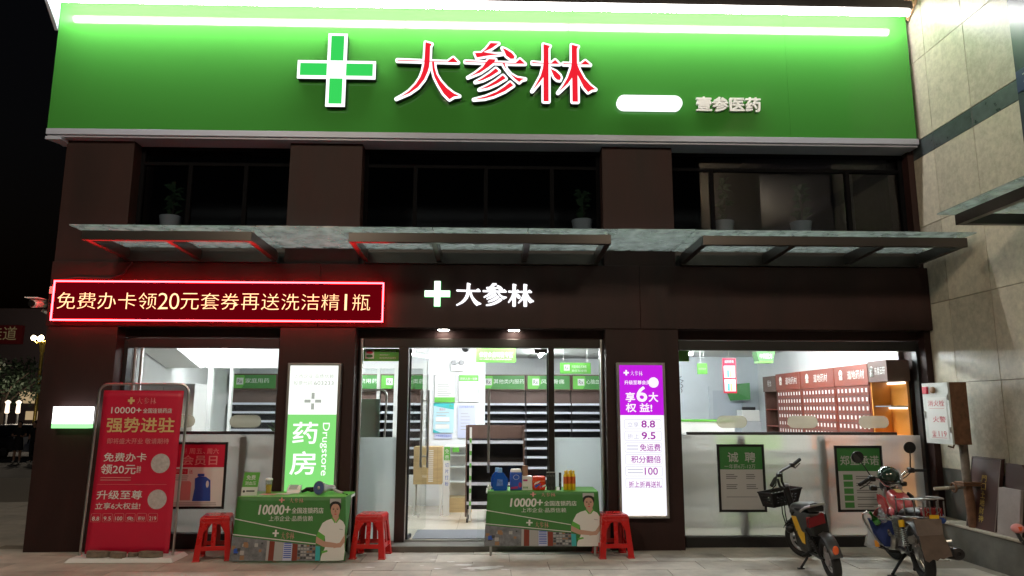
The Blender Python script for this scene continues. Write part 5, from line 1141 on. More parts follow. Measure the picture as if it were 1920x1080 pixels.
def notice(lab, x0, x1, z0, z1, y=3.375, head=None, body='print_white', foot=None, lines=0, frame=None, title=None):
    t = thing('wall_notice', lab, 'notice', ((x0+x1)/2, y, z0), group='notices on the white pier'); box('sheet', x0, x1, y, y+.012, z0, z1, body, t)
    if head: box('heading_band', x0, x1, y-.002, y-.0005, z1-.10, z1, head, t)
    if foot: box('footer_band', x0, x1, y-.002, y-.0005, z0, z0+foot[1], foot[0], t)
    if frame: MB().tube([(a, y-.002, b) for a, b in ((x0, z0), (x1, z0), (x1, z1), (x0, z1))], .005, 4, closed=True).build('frame', frame, t)
    if title: lettering(title[0], *title[1:5], y-.003, title[5], t)
    if lines:
        m = MB(); rr = random.Random(int(x0*100))
        for i in range(lines):
            zz = z1-.16-i*(z1-z0-.24)/max(1, lines)
            m.box(x0+.05, x1-.05-rr.random()*.08, y-.002, y-.001, zz, zz+.012)
        m.build('text_lines', 'print_grey', t)
    return t
notice('white notice of small columns with a green foot on the pier', -.955, -.615, 1.715, 2.165, foot=('print_green_light', .085), lines=7, frame='grey_plastic', title=('服务公约', -.85, -.72, 2.09, 2.125, 'print_grey'))
t = notice('light blue notice with a teal top corner below the columned notice', -.965, -.63, 1.225, 1.705, body=M('pale_blue', (.45, .66, .74), .5).name, lines=5)
MB().flat([(-.965, 1.66), (-.63, 1.60), (-.63, 1.705), (-.965, 1.705)], 3.372).build('teal_corner', 'print_teal', t); MB().flat([(-.965, 1.225), (-.84, 1.225), (-.965, 1.28)], 3.372).build('teal_corner', 'print_teal', t); lettering('Rx', -.70, -.645, 1.645, 1.685, 3.370, 'print_green_light', t, bold=.01); lettering('请出示', -.87, -.77, 1.585, 1.62, 3.370, 'print_red', t)
for z in (1.41, 1.29): box('white_field', -.93, -.70, 3.372, 3.3735, z, z+.07, 'print_white', t)
notice('narrow pale strip below the light blue notice', -.945, -.65, 1.13, 1.21, body='print_lilac', title=('严禁销售假冒伪劣', -.92, -.67, 1.16, 1.19, 'print_blue'))
t = notice('framed staff chart with a green heading on the right of the pier', -.555, -.23, 1.725, 2.165, head='print_green_light', frame='grey_plastic', title=('药学人员一览表', -.53, -.25, 2.085, 2.125, 'print_white')); m = MB()
for q in (.33, .66): m.box(-.55, -.235, 3.372, 3.3735, 1.725+.34*q, 1.728+.34*q)
m.box(-.395, -.392, 3.372, 3.3735, 1.73, 2.06).build('grid_line', 'print_grey', t)
notice('pale lilac paper notice below the staff chart', -.565, -.27, 1.14, 1.69, body='print_lilac', lines=6, title=('药品质量服务承诺', -.54, -.30, 1.63, 1.66, 'print_blue'))
t = thing('emergency_light', 'white emergency light box with two round lamps above the notices', 'light', (-.58, 3.35, 2.22)); box('battery_box', -.685, -.475, 3.33, 3.395, 2.225, 2.33, 'white_plastic', t, bevel=.008)
for x in (-.64, -.51): MB().lathe([(.04, 0), (.045, .03), (.035, .05)], (x, 3.36, 2.375), (0, -1, -.1), 16).build('lamp_head', 'grey_plastic', t, smooth=True)
lettering('应急照明', -.65, -.52, 2.27, 2.295, 3.328, 'print_red', t)
t = thing('dome_camera', 'black dome security camera hanging from the shop ceiling', 'camera', (-.40, 2.0, 2.5)); MB().lathe([(.075, 0), (.075, .035), (.05, .16)], (-.40, 2.0, 2.5), n=18).build('mount', 'white_plastic', t, smooth=True); MB().ell((-.40, 2.0, 2.495), (.055, .055, .055), 16, 10).build('dome', 'black_plastic', t, smooth=True)

# hanging and stuck signs
def hang_sign(lab, x0, x1, z0, z1, y, mat, lines, wires=True, cat='sign'):
    t = thing('hanging_sign', lab, cat, ((x0+x1)/2, y, z0), group='green signs inside the shop'); box('sign_board', x0, x1, y, y+.012, z0, z1, mat, t)
    if wires:
        for x in (x0+.05, x1-.05): MB().tube([(x, y+.006, z1), (x, y+.006, 2.64)], .002, 4).build('wire', 'steel', t)
    for s, a, b, c, d, mm in lines: lettering(s, a, b, c, d, y-.002, mm, t)
    return t
hang_sign('wide green hanging sign inside the entrance doors', -.225, .32, 2.24, 2.435, 1.2, 'print_green_light', [('保健食品销售专区', -.18, .28, 2.31, 2.385, 'print_white'), ('本区为保健食品不能代替药物治疗疾病使用', -.18, .26, 2.275, 2.293, 'print_white')])
t = hang_sign('green sticker sign with a red and green badge on the left sidelight', -1.60, -1.16, 2.195, 2.35, .31, 'print_green_light', [('甲类非处方药不得开架自选', -1.40, -1.20, 2.305, 2.325, 'print_white'), ('请在药师指导下', -1.40, -1.28, 2.265, 2.285, 'print_white'), ('购买和使用药品说明书', -1.40, -1.20, 2.225, 2.245, 'print_white')], False)
box('badge', -1.58, -1.47, .306, .309, 2.225, 2.335, 'print_white', t); MB().flat(ellipse(-1.525, 2.305, .042, .02), .305).build('red_oval', 'print_red', t); MB().flat(ellipse(-1.525, 2.258, .042, .02), .305).build('green_oval', 'print_green_dark', t)
t = hang_sign('small green prescription sign hanging behind the right sidelight', .955, 1.39, 2.105, 2.26, 1.5, 'print_green_light', [('凭医师处方销售', 1.12, 1.33, 2.185, 2.225, 'print_white'), ('购买和使用', 1.12, 1.33, 2.13, 2.165, 'print_white')]); box('badge', 1.01, 1.09, 1.494, 1.498, 2.15, 2.23, 'print_white', t); lettering('Rx', 1.022, 1.078, 2.165, 2.215, 1.492, 'print_dark', t)
hang_sign('green square sign at the left top of the right shop window', 2.35, 2.52, 2.22, 2.42, .5, 'print_green_light', []); hang_sign('small square green sign hanging at the back of the right room', 3.05, 3.20, 2.13, 2.29, 2.0, 'print_green_light', [('中药饮片', 3.07, 3.18, 2.19, 2.225, 'print_white')])
t = thing('hanging_sign', 'green wedge shaped hanging sign beside the bright lamp in the right room', 'sign', (3.9, 1.5, 2.26), group='green signs inside the shop'); MB().prism([(3.77, 2.43), (4.04, 2.43), (4.0, 2.30), (3.80, 2.30)], 1.5, 1.7).build('sign_board', 'print_green', t); MB().box(3.80, 4.0, 1.5, 1.7, 2.27, 2.298).build('sign_foot', 'print_green_light', t); lettering('中药配方', 3.81, 3.99, 2.33, 2.40, 1.497, 'print_white', t)
for x in (3.82, 3.98): MB().tube([(x, 1.6, 2.43), (x, 1.6, 2.64)], .002, 4).build('wire', 'steel', t)
t = thing('hanging_poster', 'red and white hanging product poster inside the right shop window', 'poster', (3.365, 1.5, 1.84)); box('sheet', 3.27, 3.46, 1.5, 1.506, 1.84, 2.33, 'print_red', t); MB().tube([(3.365, 1.503, 2.33), (3.365, 1.503, 2.64)], .002, 4).build('wire', 'steel', t)
lettering('会员日价格', 3.30, 3.43, 2.265, 2.305, 1.498, 'print_white', t)
for z in (1.865, 2.055): box('white_field', 3.285, 3.445, 1.497, 1.4995, z, z+.17, 'print_white', t)
m = MB()
for r0 in range(2):
    for c in range(4): x = 3.292+c*.038; z = 1.875+r0*.19; m.box(x, x+.026, 1.494, 1.4965, z, z+.10, c % 3)
m.build('product_picture', ['print_lilac', 'print_teal', 'print_gold'], t)

# rear shelving: bays with header signs, back board, shelf rows with price strips
def shelf_bay(x0, x1, y, lab, head, zt=2.28, badge=True, rows=(1.71, 1.545, 1.375, 1.21, 1.04, .87, .70, .5, .3)):
    t = thing('wall_shelf', lab, 'shelf', ((x0+x1)/2, y, .07), group='rear medicine shelves')
    box('back_board', x0, x1, y+.30, y+.33, .07, 1.97, 'shelf_dark', t); box('canopy_board', x0+.002, x1-.002, y+.12, y+.29, 1.72, 1.97, 'shelf_brown', t); box('header_frame', x0, x1, y, y+.33, 1.972, zt, 'darkwood', t)
    hs = box('header_sign', x0+.025, x1-.025, y-.012, y-.001, 1.995, zt-.022, 'print_green', t); MB().flat([(x0+.03, 2.0), (x0+.22, 2.0), (x0+.30, 2.12), (x0+.26, zt-.03), (x0+.03, zt-.03)], y-.0135).build('leaf_print', 'print_green_light', hs)
    if badge: box('badge', x0+.12, x0+.25, y-.017, y-.014, 2.07, 2.20, 'print_white', hs); lettering('Rx', x0+.14, x0+.23, 2.095, 2.175, y-.019, 'print_dark', hs)
    if head: lettering(head, x0+.29, x0+.29+min(.115*len(head), x1-x0-.32), 2.10, 2.19, y-.015, 'print_white', hs)
    for z in rows:
        s = box('shelf_board', x0+.004, x1-.004, y-.05 if z < 1 else y, y+.30, z-.012, z, 'shelf_dark', t); box('price_strip', x0+.004, x1-.004, (y-.05 if z < 1 else y)-.012, (y-.05 if z < 1 else y)-.001, z-.03, z+.012, 'price_strip', s)
    for x in (x0, x1-.004): box('upright', x, x+.004, y+.0, y+.30, .07, 1.72, 'shelf_dark', t)
HB = [(-5.1, -4.2, '家庭用药'), (-4.18, -3.25, '其他类内服药'), (-3.23, -2.22, '呼吸系统用药'), (-2.2, -1.28, '抗感染类药'), (-1.26, -.28, '消化系统药'), (-.26, .655, '其他类内服药'), (.67, 1.55, '风湿骨痛'), (1.565, 2.23, '心脑血管')]
for i, (a, b, h) in enumerate(HB): shelf_bay(a, b, 5.6, ('first', 'second', 'third', 'fourth', 'fifth', 'sixth', 'seventh', 'eighth')[i]+' rear shelf bay from the left under its green header', h)

# free-standing gondola by the door, glass counter, wooden locker, banner stand
t = thing('display_shelf', 'brown free standing display shelf on castors just inside the door', 'shelf', (.05, 1.75, .07)); x0, x1, y0, y1 = -.365, .46, 1.60, 2.0
box('side_board', x0, x0+.02, y0, y1, .15, 1.385, 'shelf_brown', t); box('side_board', x1-.02, x1, y0, y1, .15, 1.385, 'shelf_brown', t); box('back_board', x0+.02, x1-.02, y1-.02, y1, .2, 1.385, 'shelf_dark', t); box('top_board', x0+.02, x1-.02, y0+.15, y0+.17, 1.20, 1.385, 'shelf_brown', t)
for z in (1.165, .87, .60, .34): s = box('shelf_board', x0+.02, x1-.02, y0, y1-.02, z-.015, z, 'shelf_dark', t); box('price_strip', x0+.02, x1-.02, y0-.012, y0-.001, z-.03, z+.012, 'price_strip', s)
for x in (x0+.03, x1-.03):
    for y in (y0+.03, y1-.03): MB().lathe([(.03, -.012), (.03, .012)], (x, y, .10), (1, 0, 0), 12).build('castor', 'black_rubber', t); box('castor_fork', x-.008, x+.008, y-.01, y+.01, .11, .2, 'steel', t)
m = MB(); rr = random.Random(6)
box('tag_rail', x0+.055, x0+.085, y0-.03, y0-.018, .10, 1.36, 'print_white', t)
for k in range(6): m.box(x0+.057, x0+.083, y0-.032, y0-.031, .3+k*.17, .3+k*.17+.06)
m.build('tag_print', 'print_green_light', t)
t = thing('glass_counter', 'low white counter with clear front and green label behind the locker', 'counter', (-.5, 2.7, .07)); box('counter_body', -.72, -.30, 2.62, 3.0, .07, .28, 'wood', t); box('counter_back', -.72, -.30, 2.97, 3.0, .28, 1.03, 'white_paint', t); box('counter_top', -.72, -.30, 2.6, 3.0, 1.03, 1.05, 'white_paint', t)
for z in (.5, .72, .9): box('counter_shelf', -.715, -.305, 2.64, 2.97, z, z+.012, 'white_paint', t)
box('front_glass', -.72, -.30, 2.61, 2.617, .28, 1.03, 'glass', t); box('green_label', -.60, -.50, 2.585, 2.599, .96, 1.03, 'print_green_light', t)
t = thing('sign_strip', 'tall white strip sign with a green top beside the wooden locker', 'sign', (-.66, 2.3, .07)); box('strip', -.71, -.62, 2.30, 2.312, .07, 1.055, 'white_paint', t); box('green_top', -.71, -.62, 2.297, 2.2995, .86, 1.055, 'print_green_light', t); m = MB()
for c, z in (('免', .99), ('费', .90)): add_text(m, c, -.695, -.635, z-.035, z+.035, 2.295)
m.build('lettering', 'print_white', t); m = MB()
for c, z in (('切', .79), ('片', .70), ('打', .61), ('粉', .52)): add_text(m, c, -.69, -.64, z-.03, z+.03, 2.297)
m.build('lettering', 'print_blue', t)
t = thing('wooden_locker', 'pale wooden cabinet panel with a row of slots inside the doorway', 'cabinet', (-.95, 2.2, .07)); box('cabinet_body', -1.15, -.73, 2.22, 2.5, .52, 1.06, 'wood', t, bevel=.005); m = MB()
for k in range(16): m.box(-.93, -.86, 2.216, 2.219, .56+k*.029, .573+k*.029)
m.build('slot', 'print_white', t); box('seam', -.80, -.797, 2.216, 2.219, .52, 1.06, 'carton_brown', t)
for x in (-1.13, -.75): box('leg', x-.015, x+.015, 2.24, 2.48, .07, .52, 'white_paint', t)
t = thing('interior_banner', 'pale green banner on a tube stand seen from behind through the left sidelight', 'banner', (-1.9, 1.0, .07)); P = [(-2.1, .08), (-2.1, 1.83)]+[(-1.47+.08*math.sin(q), 1.78+.08*math.cos(q)) for q in [RAD(22.5*i) for i in range(5)]]+[(-1.43, .08)]
MB().tube([(a, .95, b) for a, b in P], .014, 8).build('tube_frame', 'steel', t, smooth=True); o = MB().add([(-2.07+.6*i/8, .955+.01*math.sin(i*1.3+j*.8), .12+1.62*j/10) for j in range(11) for i in range(9)], [(j*9+i, j*9+i+1, (j+1)*9+i+1, (j+1)*9+i) for j in range(10) for i in range(8)]).build('banner_sheet', M('banner_back', (.42, .56, .52), .6).name, t, smooth=True); o.modifiers.new('thick', 'SOLIDIFY').thickness = .003
tag(box('door_mat', -.95, .65, .36, 1.0, .071, .079, 'mat_grey'), 'grey door mat just inside the entrance', 'mat')

# low counters standing behind the frosted films
for x0, x1, lab in ((-4.35, -2.68, 'dark edged counter behind the frosted film of the left window'), (2.45, 5.1, 'dark edged counter behind the frosted film of the right window')):
    t = thing('window_counter', lab, 'counter', ((x0+x1)/2, .7, .07)); box('counter_edge', x0, x1, .42, .50, 1.30, 1.335, 'shelf_dark', t)
    xs = (x0+.55, x0+1.35) if x1 < 0 else (x0+.62, x0+1.62)
    for x in (x0+.03, x1-.03): box('side_rail', x-.02, x+.02, .50, 1.35, 1.24, 1.29, 'shelf_dark', t)
    for x in xs: box('counter_leg', x-.045, x+.045, .29, .335, .07, 1.30, 'shelf_dark', t)
    if x1 < 0: box('counter_front', x0, x1, 1.35, 1.4, .07, 1.295, 'grey_wall', t)
    else:
        for a, b, m_ in ((x0, 3.05, 'white_wall'), (3.05, 3.95, M('pale_green', (.34, .60, .16), .6).name), (3.95, 4.35, 'white_wall'), (4.35, x1, M('terracotta', (.80, .24, .10), .6).name)): box('counter_front', a+.002, b-.002, 1.35, 1.4, .07, 1.295, m_, t)
        for z in (.30, .55, .80, 1.05): box('counter_shelf', x0, x1, 1.2, 1.348, z, z+.03, 'print_grey', t)
t = thing('display_cabinet', 'tall white display cabinet behind the left shop window', 'cabinet', (-4.5, 1.6, .07)); box('cabinet_body', -4.95, -4.12, 1.5, 1.95, .07, 1.95, 'white_paint', t, bevel=.005); box('door_line', -4.55, -4.545, 1.496, 1.499, .1, 1.9, 'grey_plastic', t)
t = thing('ceiling_bulkhead', 'white lowered bulkhead with a brown underside at the upper left of the shop', 'bulkhead', (-4.6, 2.0, 2.3)); MB().prism([(1.3, 2.64), (3.2, 2.64), (3.2, 2.30), (2.9, 2.24)], -5.15, -4.62, lambda a, b, d: (d, a, b)).build('bulkhead_body', 'white_paint', t); 
t = thing('potted_plant', 'leafy green plant standing low at the right of the left shop window', 'plant', (-2.85, 1.4, 1.0)); rr = random.Random(31); m = MB()
for k in range(26):
    q = rr.random()*6.28; r1 = .08+.16*rr.random(); b0 = Vector((-2.85, 1.4, 1.15)); tip = b0+Vector((r1*math.cos(q), r1*math.sin(q)*.7, .08+.22*rr.random())); mid = b0.lerp(tip, .55)+Vector((0, 0, .05)); sd = Vector((-math.sin(q), math.cos(q), 0))*.035; m.add([b0, mid+sd, tip, mid-sd], [(0, 1, 2, 3)])
m.build('foliage', 'leaf', t); MB().lathe([(.07, 0), (.09, .12), (.08, .12)], (-2.85, 1.4, 1.04), n=16).build('pot', 'white_plastic', t, smooth=True); box('stand', -2.95, -2.75, 1.3, 1.5, .07, 1.04, 'white_paint', t)

# right room: herb drawer cabinets along the side wall (their fronts face -X)
XF = 5.0; SX2 = lambda y_ref: (lambda a, b, d: (XF+d, y_ref-a, b))
drawer = MB().box(-.008, .0, -.0475, .0475, -.044, .044, 0).add([(-.0095, -.020, -.010), (-.0095, .020, -.010), (-.0095, .020, .034), (-.0095, -.020, .034)], [(0, 3, 2, 1)], 1).add([(-.0092, -.016, -.030), (-.0092, .016, -.030), (-.0092, .016, -.020), (-.0092, -.016, -.020)], [(0, 3, 2, 1)], 2)
proto = None
def emblem(m, a, b, s, y_ref):
    f = lambda p, q, d: (XF-.0265, y_ref-p, q); m.tube([f(a+s*.35*math.cos(q), b+s*.25+s*.42*math.sin(q), 0) for q in [6.283*i/14 for i in range(14)]], s*.07, 4, closed=True); m.tube([f(a+s*.14*math.cos(q), b+s*.30+s*.16*math.sin(q), 0) for q in [6.283*i/8 for i in range(8)]], s*.06, 4, closed=True)
    for k in range(3): m.tube([f(a-s*.4+s*.2*i, b-s*(.22+.14*k)+s*.05*(-1)**i, 0) for i in range(5)], s*.05, 4)
for ui, (yf, yn, lab) in enumerate(((3.93, 2.92, 'red wooden herb drawer cabinet farthest from the window'), (2.90, 1.76, 'red wooden herb drawer cabinet, middle of the three'), (1.74, .80, 'red wooden herb drawer cabinet nearest the window'))):
    t = thing('drawer_cabinet', lab, 'cabinet', (5.12, (yf+yn)/2, .07), group='herb drawer cabinets'); box('cabinet_body', XF, 5.27, yn, yf, .07, 1.94, 'redwood', t); hb = box('header_board', XF-.02, 5.27, yn, yf, 1.942, 2.22, 'redwood', t)
    L = yf-yn; lettering('道地药材', L*.42, L*.42+min(.46, L*.52), 2.03, 2.15, -.0225, 'print_white', hb, fn=SX2(yf)); m = MB(); emblem(m, L*.22, 2.09, .11, yf); m.build('emblem', 'print_white', hb)
    n = max(6, int(L/.112)); dw = (L-.05)/n
    for r0 in range(9):
        z = 1.86-r0*.1215; box('rail', XF-.006, XF-.001, yn+.02, yf-.02, z-.068, z-.056, 'darkwood', t)
        for c in range(n):
            if proto is None:
                proto = drawer.build('drawer', ['redwood_face', 'print_white', 'darkwood'], t, local=True); o = proto
            else: o = proto.copy(); COL.objects.link(o); o.parent = t
            o.location = Vector((XF-.001, yf-.025-dw*(c+.5), z))-Vector(t.location); o.scale = (1, dw/.1, 1.18)
t = thing('end_shelf', 'brown open end shelf beside the herb drawers at the back', 'shelf', (5.1, 4.2, .07)); box('shelf_side', XF, 5.27, 4.50, 4.54, .07, 2.2, 'darkwood', t); box('shelf_side', XF, 5.27, 3.95, 3.97, .07, 2.2, 'darkwood', t); box('shelf_back', 5.25, 5.27, 3.97, 4.5, .07, 2.2, 'darkwood', t); box('header_board', XF-.02, 5.27, 3.95, 4.54, 1.93, 2.2, 'shelf_brown', t); lettering('柜台', .22, .40, 2.02, 2.13, -.0225, 'print_white', t, fn=SX2(4.54))
for z in (1.62, 1.33, 1.05): box('shelf_board', XF, 5.25, 3.97, 4.5, z-.015, z, 'redwood', t)
t = thing('lit_niche', 'orange wooden display niche with a glass shelf at the far right', 'niche', (5.1, .6, .07)); box('niche_back', 5.24, 5.27, .36, .78, .07, 1.97, 'orange_wood', t); box('niche_side', XF, 5.24, .755, .78, .07, 1.97, 'orange_wood', t); hb = box('header_board', XF-.02, 5.27, .32, .78, 1.972, 2.24, 'darkwood', t)
lettering('东紫云轩', .17, .42, 2.06, 2.16, -.0225, 'print_white', hb, fn=SX2(.78)); m = MB(); emblem(m, .10, 2.10, .10, .78); m.build('emblem', 'print_white', hb)
box('niche_shelf', XF+.02, 5.24, .36, .755, 1.65, 1.665, 'steel', t); box('light_strip', 5.20, 5.235, .37, .74, 1.94, 1.965, 'niche_light', t); box('niche_floor', XF, 5.24, .36, .755, 1.28, 1.30, 'orange_wood', t); box('light_strip', 5.20, 5.235, .37, .74, 1.625, 1.645, 'niche_light', t)
t = thing('back_door', 'grey door in the back wall of the right room', 'door', (4.6, 5.58, .07)); box('door_leaf', 4.35, 4.95, 5.575, 5.595, .07, 1.98, M('door_grey', (.42, .46, .52), .5).name, t); MB().box(4.28, 4.35, 5.56, 5.598, .07, 2.06).box(4.95, 5.02, 5.56, 5.598, .07, 2.06).box(4.35, 4.95, 5.56, 5.598, 1.98, 2.06).build('door_frame', 'grey_wall', t); MB().ell((4.42, 5.55, 1.0), (.03, .03, .03), 10, 8).build('door_knob', 'steel', t, smooth=True)
t = thing('service_counter', 'pale service counter with a green top band in the right room', 'counter', (3.1, 3.2, .07)); box('counter_body', 2.5, 3.9, 3.0, 3.5, .07, 1.42, 'white_paint', t); box('green_band', 2.48, 3.92, 2.98, 3.52, 1.42, 1.45, 'print_green_light', t); box('yellow_label', 2.52, 2.60, 2.992, 2.999, 1.25, 1.36, 'yellow_paint', t)
t = thing('wall_monitor', 'tilted green wall board at the back of the right room', 'board', (4.9, 5.3, 1.9)); MB().add([(4.55, 5.45, 2.08), (4.97, 5.2, 2.12), (4.97, 5.2, 1.80), (4.66, 5.45, 1.78), (4.55, 5.47, 2.08), (4.97, 5.22, 2.12), (4.97, 5.22, 1.80), (4.66, 5.47, 1.78)], [(0, 3, 2, 1), (4, 5, 6, 7), (0, 1, 5, 4), (1, 2, 6, 5), (2, 3, 7, 6), (3, 0, 4, 7)]).build('board', 'print_green_dark', t)
t = thing('printer', 'white office printer on the service shelf at the back', 'printer', (4.75, 4.8, 1.35)); box('printer_body', 4.62, 4.95, 4.7, 5.0, 1.40, 1.60, 'white_plastic', t, bevel=.01); box('stand', 4.60, 4.96, 4.68, 5.05, .07, 1.395, 'grey_wall', t); MB().tube([(4.68, 4.85, 1.63), (4.92, 4.85, 1.63)], .03, 10).build('paper_roll', 'black_plastic', t, smooth=True)
m = MB(); rr = random.Random(9); P = [(2.36, .3, 2.02)]
for k in range(12): P.append((2.36+rr.uniform(-.03, .03), .30+rr.uniform(-.01, .01), 2.02-.018*k))
tag(m.tube(P, .004, 5).build('loose_wire', 'black_rubber', smooth=True), 'tangle of loose wire hanging at the left edge of the right window', 'wire')

# ================================================================== plants behind the upper windows
def pot_plant(x, z, h, lab, seed, w=.14):
    t = thing('potted_plant', lab, 'plant', (x, .42, z), group='potted plants behind the upper windows'); rr = random.Random(seed)
    MB().lathe([(w*.8, 0), (w, .16), (w*.92, .16), (w*.85, .13)], (x, .42, z), n=18).build('pot', 'white_plastic', t, smooth=True); m = MB()
    m.tube([(x, .42, z+.13), (x+.03, .42, z+.13+h*.4), (x+.01, .42, z+.13+h*.7)], .012, 6)
    m.build('stem', 'bark', t); m = MB()
    for k in range(34):
        q = rr.random()*6.28; zz = z+.16+h*rr.random(); b0 = Vector((x+.02, .42, zz)); r1 = .07+.10*rr.random(); tip = b0+Vector((r1*math.cos(q), .5*r1*math.sin(q), rr.uniform(-.05, .10))); mid = b0.lerp(tip, .5)+Vector((0, 0, .025)); sd = Vector((-math.sin(q)*.6, math.cos(q)*.5, .5)).normalized()*(.025+.025*rr.random())
        m.add([b0, b0.lerp(mid, .6)+sd*.8, mid+sd, tip, mid-sd, b0.lerp(mid, .6)-sd*.8], [(0, 1, 2, 3, 4, 5)])
    m.build('foliage', 'leaf', t)
for x, lab, s, h in ((-4.15, 'potted plant behind the left upper window', 1, .5), (1.16, 'potted plant behind the middle upper window', 2, .45), (3.02, 'tall potted plant behind the right upper window, left of the two', 3, .65), (4.05, 'bushy potted plant behind the right upper window, right of the two', 4, .6)): pot_plant(x, 3.885, h*.8, lab, s)

# ================================================================== street to the far left, its lamps, and assumed fill lamps behind the viewer
def street_lamp(loc, lab, power, label_group='gold street lamps'):
    t = thing('street_lamp', lab, 'street lamp', loc, 0, label_group, world=False)
    MB().lathe([(.28, 0), (.28, .25), (.16, .4), (.11, .6), (.10, 5.8), (.16, 5.95), (.22, 6.4), (.30, 6.5), (.30, 6.56), (.08, 6.6)], (0, 0, 0), n=14).build('post', 'gold', t, smooth=True, local=True)
    for i in range(5):
        q = 2*math.pi*i/5; x, y = .55*math.cos(q), .55*math.sin(q); MB().tube([(.1*math.cos(q), .1*math.sin(q), 6.5), (x*.7, y*.7, 6.45), (x, y, 6.62)], .035, 8).build('arm', 'gold', t, smooth=True, local=True); MB().ell((x, y, 6.77), (.15, .15, .17), 14, 10).build('globe', 'street_bulb', t, smooth=True, local=True)
    if power:
        L = bpy.data.lights.new('lamp_glow', 'POINT'); L.energy = power; L.color = (1, .84, .64); L.shadow_soft_size = .5; lo = bpy.data.objects.new('lamp_glow', L); COL.objects.link(lo); lo.parent = t; lo.location = (0, 0, 7.2)
    return t
street_lamp((-29.9, 40.0, -.62), 'gold street lamp with glowing globes far down the left street', 900)
street_lamp((-4.25, -9.5, -.012), 'unseen gold street lamp assumed behind the viewer to light the pavement, left one', 1150)  # assumed lamp, never in view, added as fill on pavement and shopfront
street_lamp((3.9, -9.5, -.012), 'unseen gold street lamp assumed behind the viewer to light the pavement, right one', 750)  # second assumed fill lamp, out of view, set so its reflection meets a pillar

def person(loc, rz, lab, dress, arm):
    t = thing('person', lab, 'person', loc, rz, None, world=False); H = 1.64
    J = {'pel': (0, 0, .90), 'wst': (0, 0, 1.05), 'che': (0, -.01, 1.27), 'nek': (0, 0, 1.40), 'hd0': (0, -.01, 1.47), 'hd1': (0, -.015, 1.56),
         'hl': (.085, 0, .86), 'kl': (.095, -.01, .48), 'al': (.10, .01, .09), 'tl': (.11, -.13, .035), 'hr': (-.085, 0, .86), 'kr': (-.09, -.01, .48), 'ar': (-.10, .02, .09), 'tr': (-.12, -.12, .035),
         'sl': (.165, 0, 1.34), 'el': (.235, .02, 1.08), 'wl': (.16, -.17, 1.05 if arm else .86), 'fl': (.08, -.22, 1.09) if arm else (.17, -.06, .78), 'sr': (-.165, 0, 1.34), 'er': (-.23, .02, 1.08), 'wr': (-.12, -.18, 1.08) if arm else (-.24, -.02, .85), 'fr': (-.04, -.22, 1.10) if arm else (-.24, -.03, .76)}
    Ra = dict(pel=.135, wst=.115, che=.13, nek=.05, hd0=.075, hd1=.095, hl=.085, kl=.058, al=.04, tl=.032, hr=.085, kr=.058, ar=.04, tr=.032, sl=.06, el=.042, wl=.03, fl=.028, sr=.06, er=.042, wr=.03, fr=.028)
    Ed = [('pel', 'wst'), ('wst', 'che'), ('che', 'nek'), ('nek', 'hd0'), ('hd0', 'hd1'), ('pel', 'hl'), ('hl', 'kl'), ('kl', 'al'), ('al', 'tl'), ('pel', 'hr'), ('hr', 'kr'), ('kr', 'ar'), ('ar', 'tr'), ('che', 'sl'), ('sl', 'el'), ('el', 'wl'), ('wl', 'fl'), ('che', 'sr'), ('sr', 'er'), ('er', 'wr'), ('wr', 'fr')]
    K = list(J); me = bpy.data.meshes.new('body'); me.from_pydata([J[k] for k in K], [(K.index(a), K.index(b)) for a, b in Ed], []); o = bpy.data.objects.new('body', me); COL.objects.link(o)
    sk = o.modifiers.new('skin', 'SKIN'); sv = me.skin_vertices[0].data
    for k, d in zip(K, sv): d.radius = (Ra[k], Ra[k]*(.75 if k in ('pel', 'wst', 'che') else 1)); d.use_root = (k == 'pel')
    o.modifiers.new('sub', 'SUBSURF').levels = 2; dg = bpy.context.evaluated_depsgraph_get(); dg.update(); m2 = bpy.data.meshes.new_from_object(o.evaluated_get(dg)); bpy.data.objects.remove(o); m2.name = 'body'
    m2.materials.clear()
    for k in ('skin', 'cloth_black', 'hair', 'print_white'): m2.materials.append(W(k))
    for p in m2.polygons:
        c = p.center; z = c.z; p.use_smooth = True
        p.material_index = 3 if z < .10 else (0 if z < (.50 if dress else .12) else 1 if z < 1.41 else 0)
        if .95 < z < 1.16 and (c.y < -.13 or abs(c.x) > .19): p.material_index = 0
    b = bpy.data.objects.new('body', m2); COL.objects.link(b); b.parent = t
    MB().ell((0, .012, 1.575), (.098, .105, .10), 14, 10).build('hair', 'hair', t, smooth=True, local=True); MB().ell((0, -.055, 1.545), (.070, .062, .088), 12, 10).build('face', 'skin', t, smooth=True, local=True)
    if dress: MB().lathe([(.13, 1.06), (.165, .90), (.20, .52), (.195, .515)], n=18).build('dress_skirt', 'cloth_black', t, smooth=True, local=True)
    return t
person((-19.15, 21.6, ground_z(-19.15, 21.6)), RAD(20), 'person in a black dress with crossed arms standing on the far pavement', True, True)
person((-18.3, 21.2, ground_z(-18.3, 21.2)), RAD(-15), 'person in dark trousers standing beside the person in the dress', False, False)

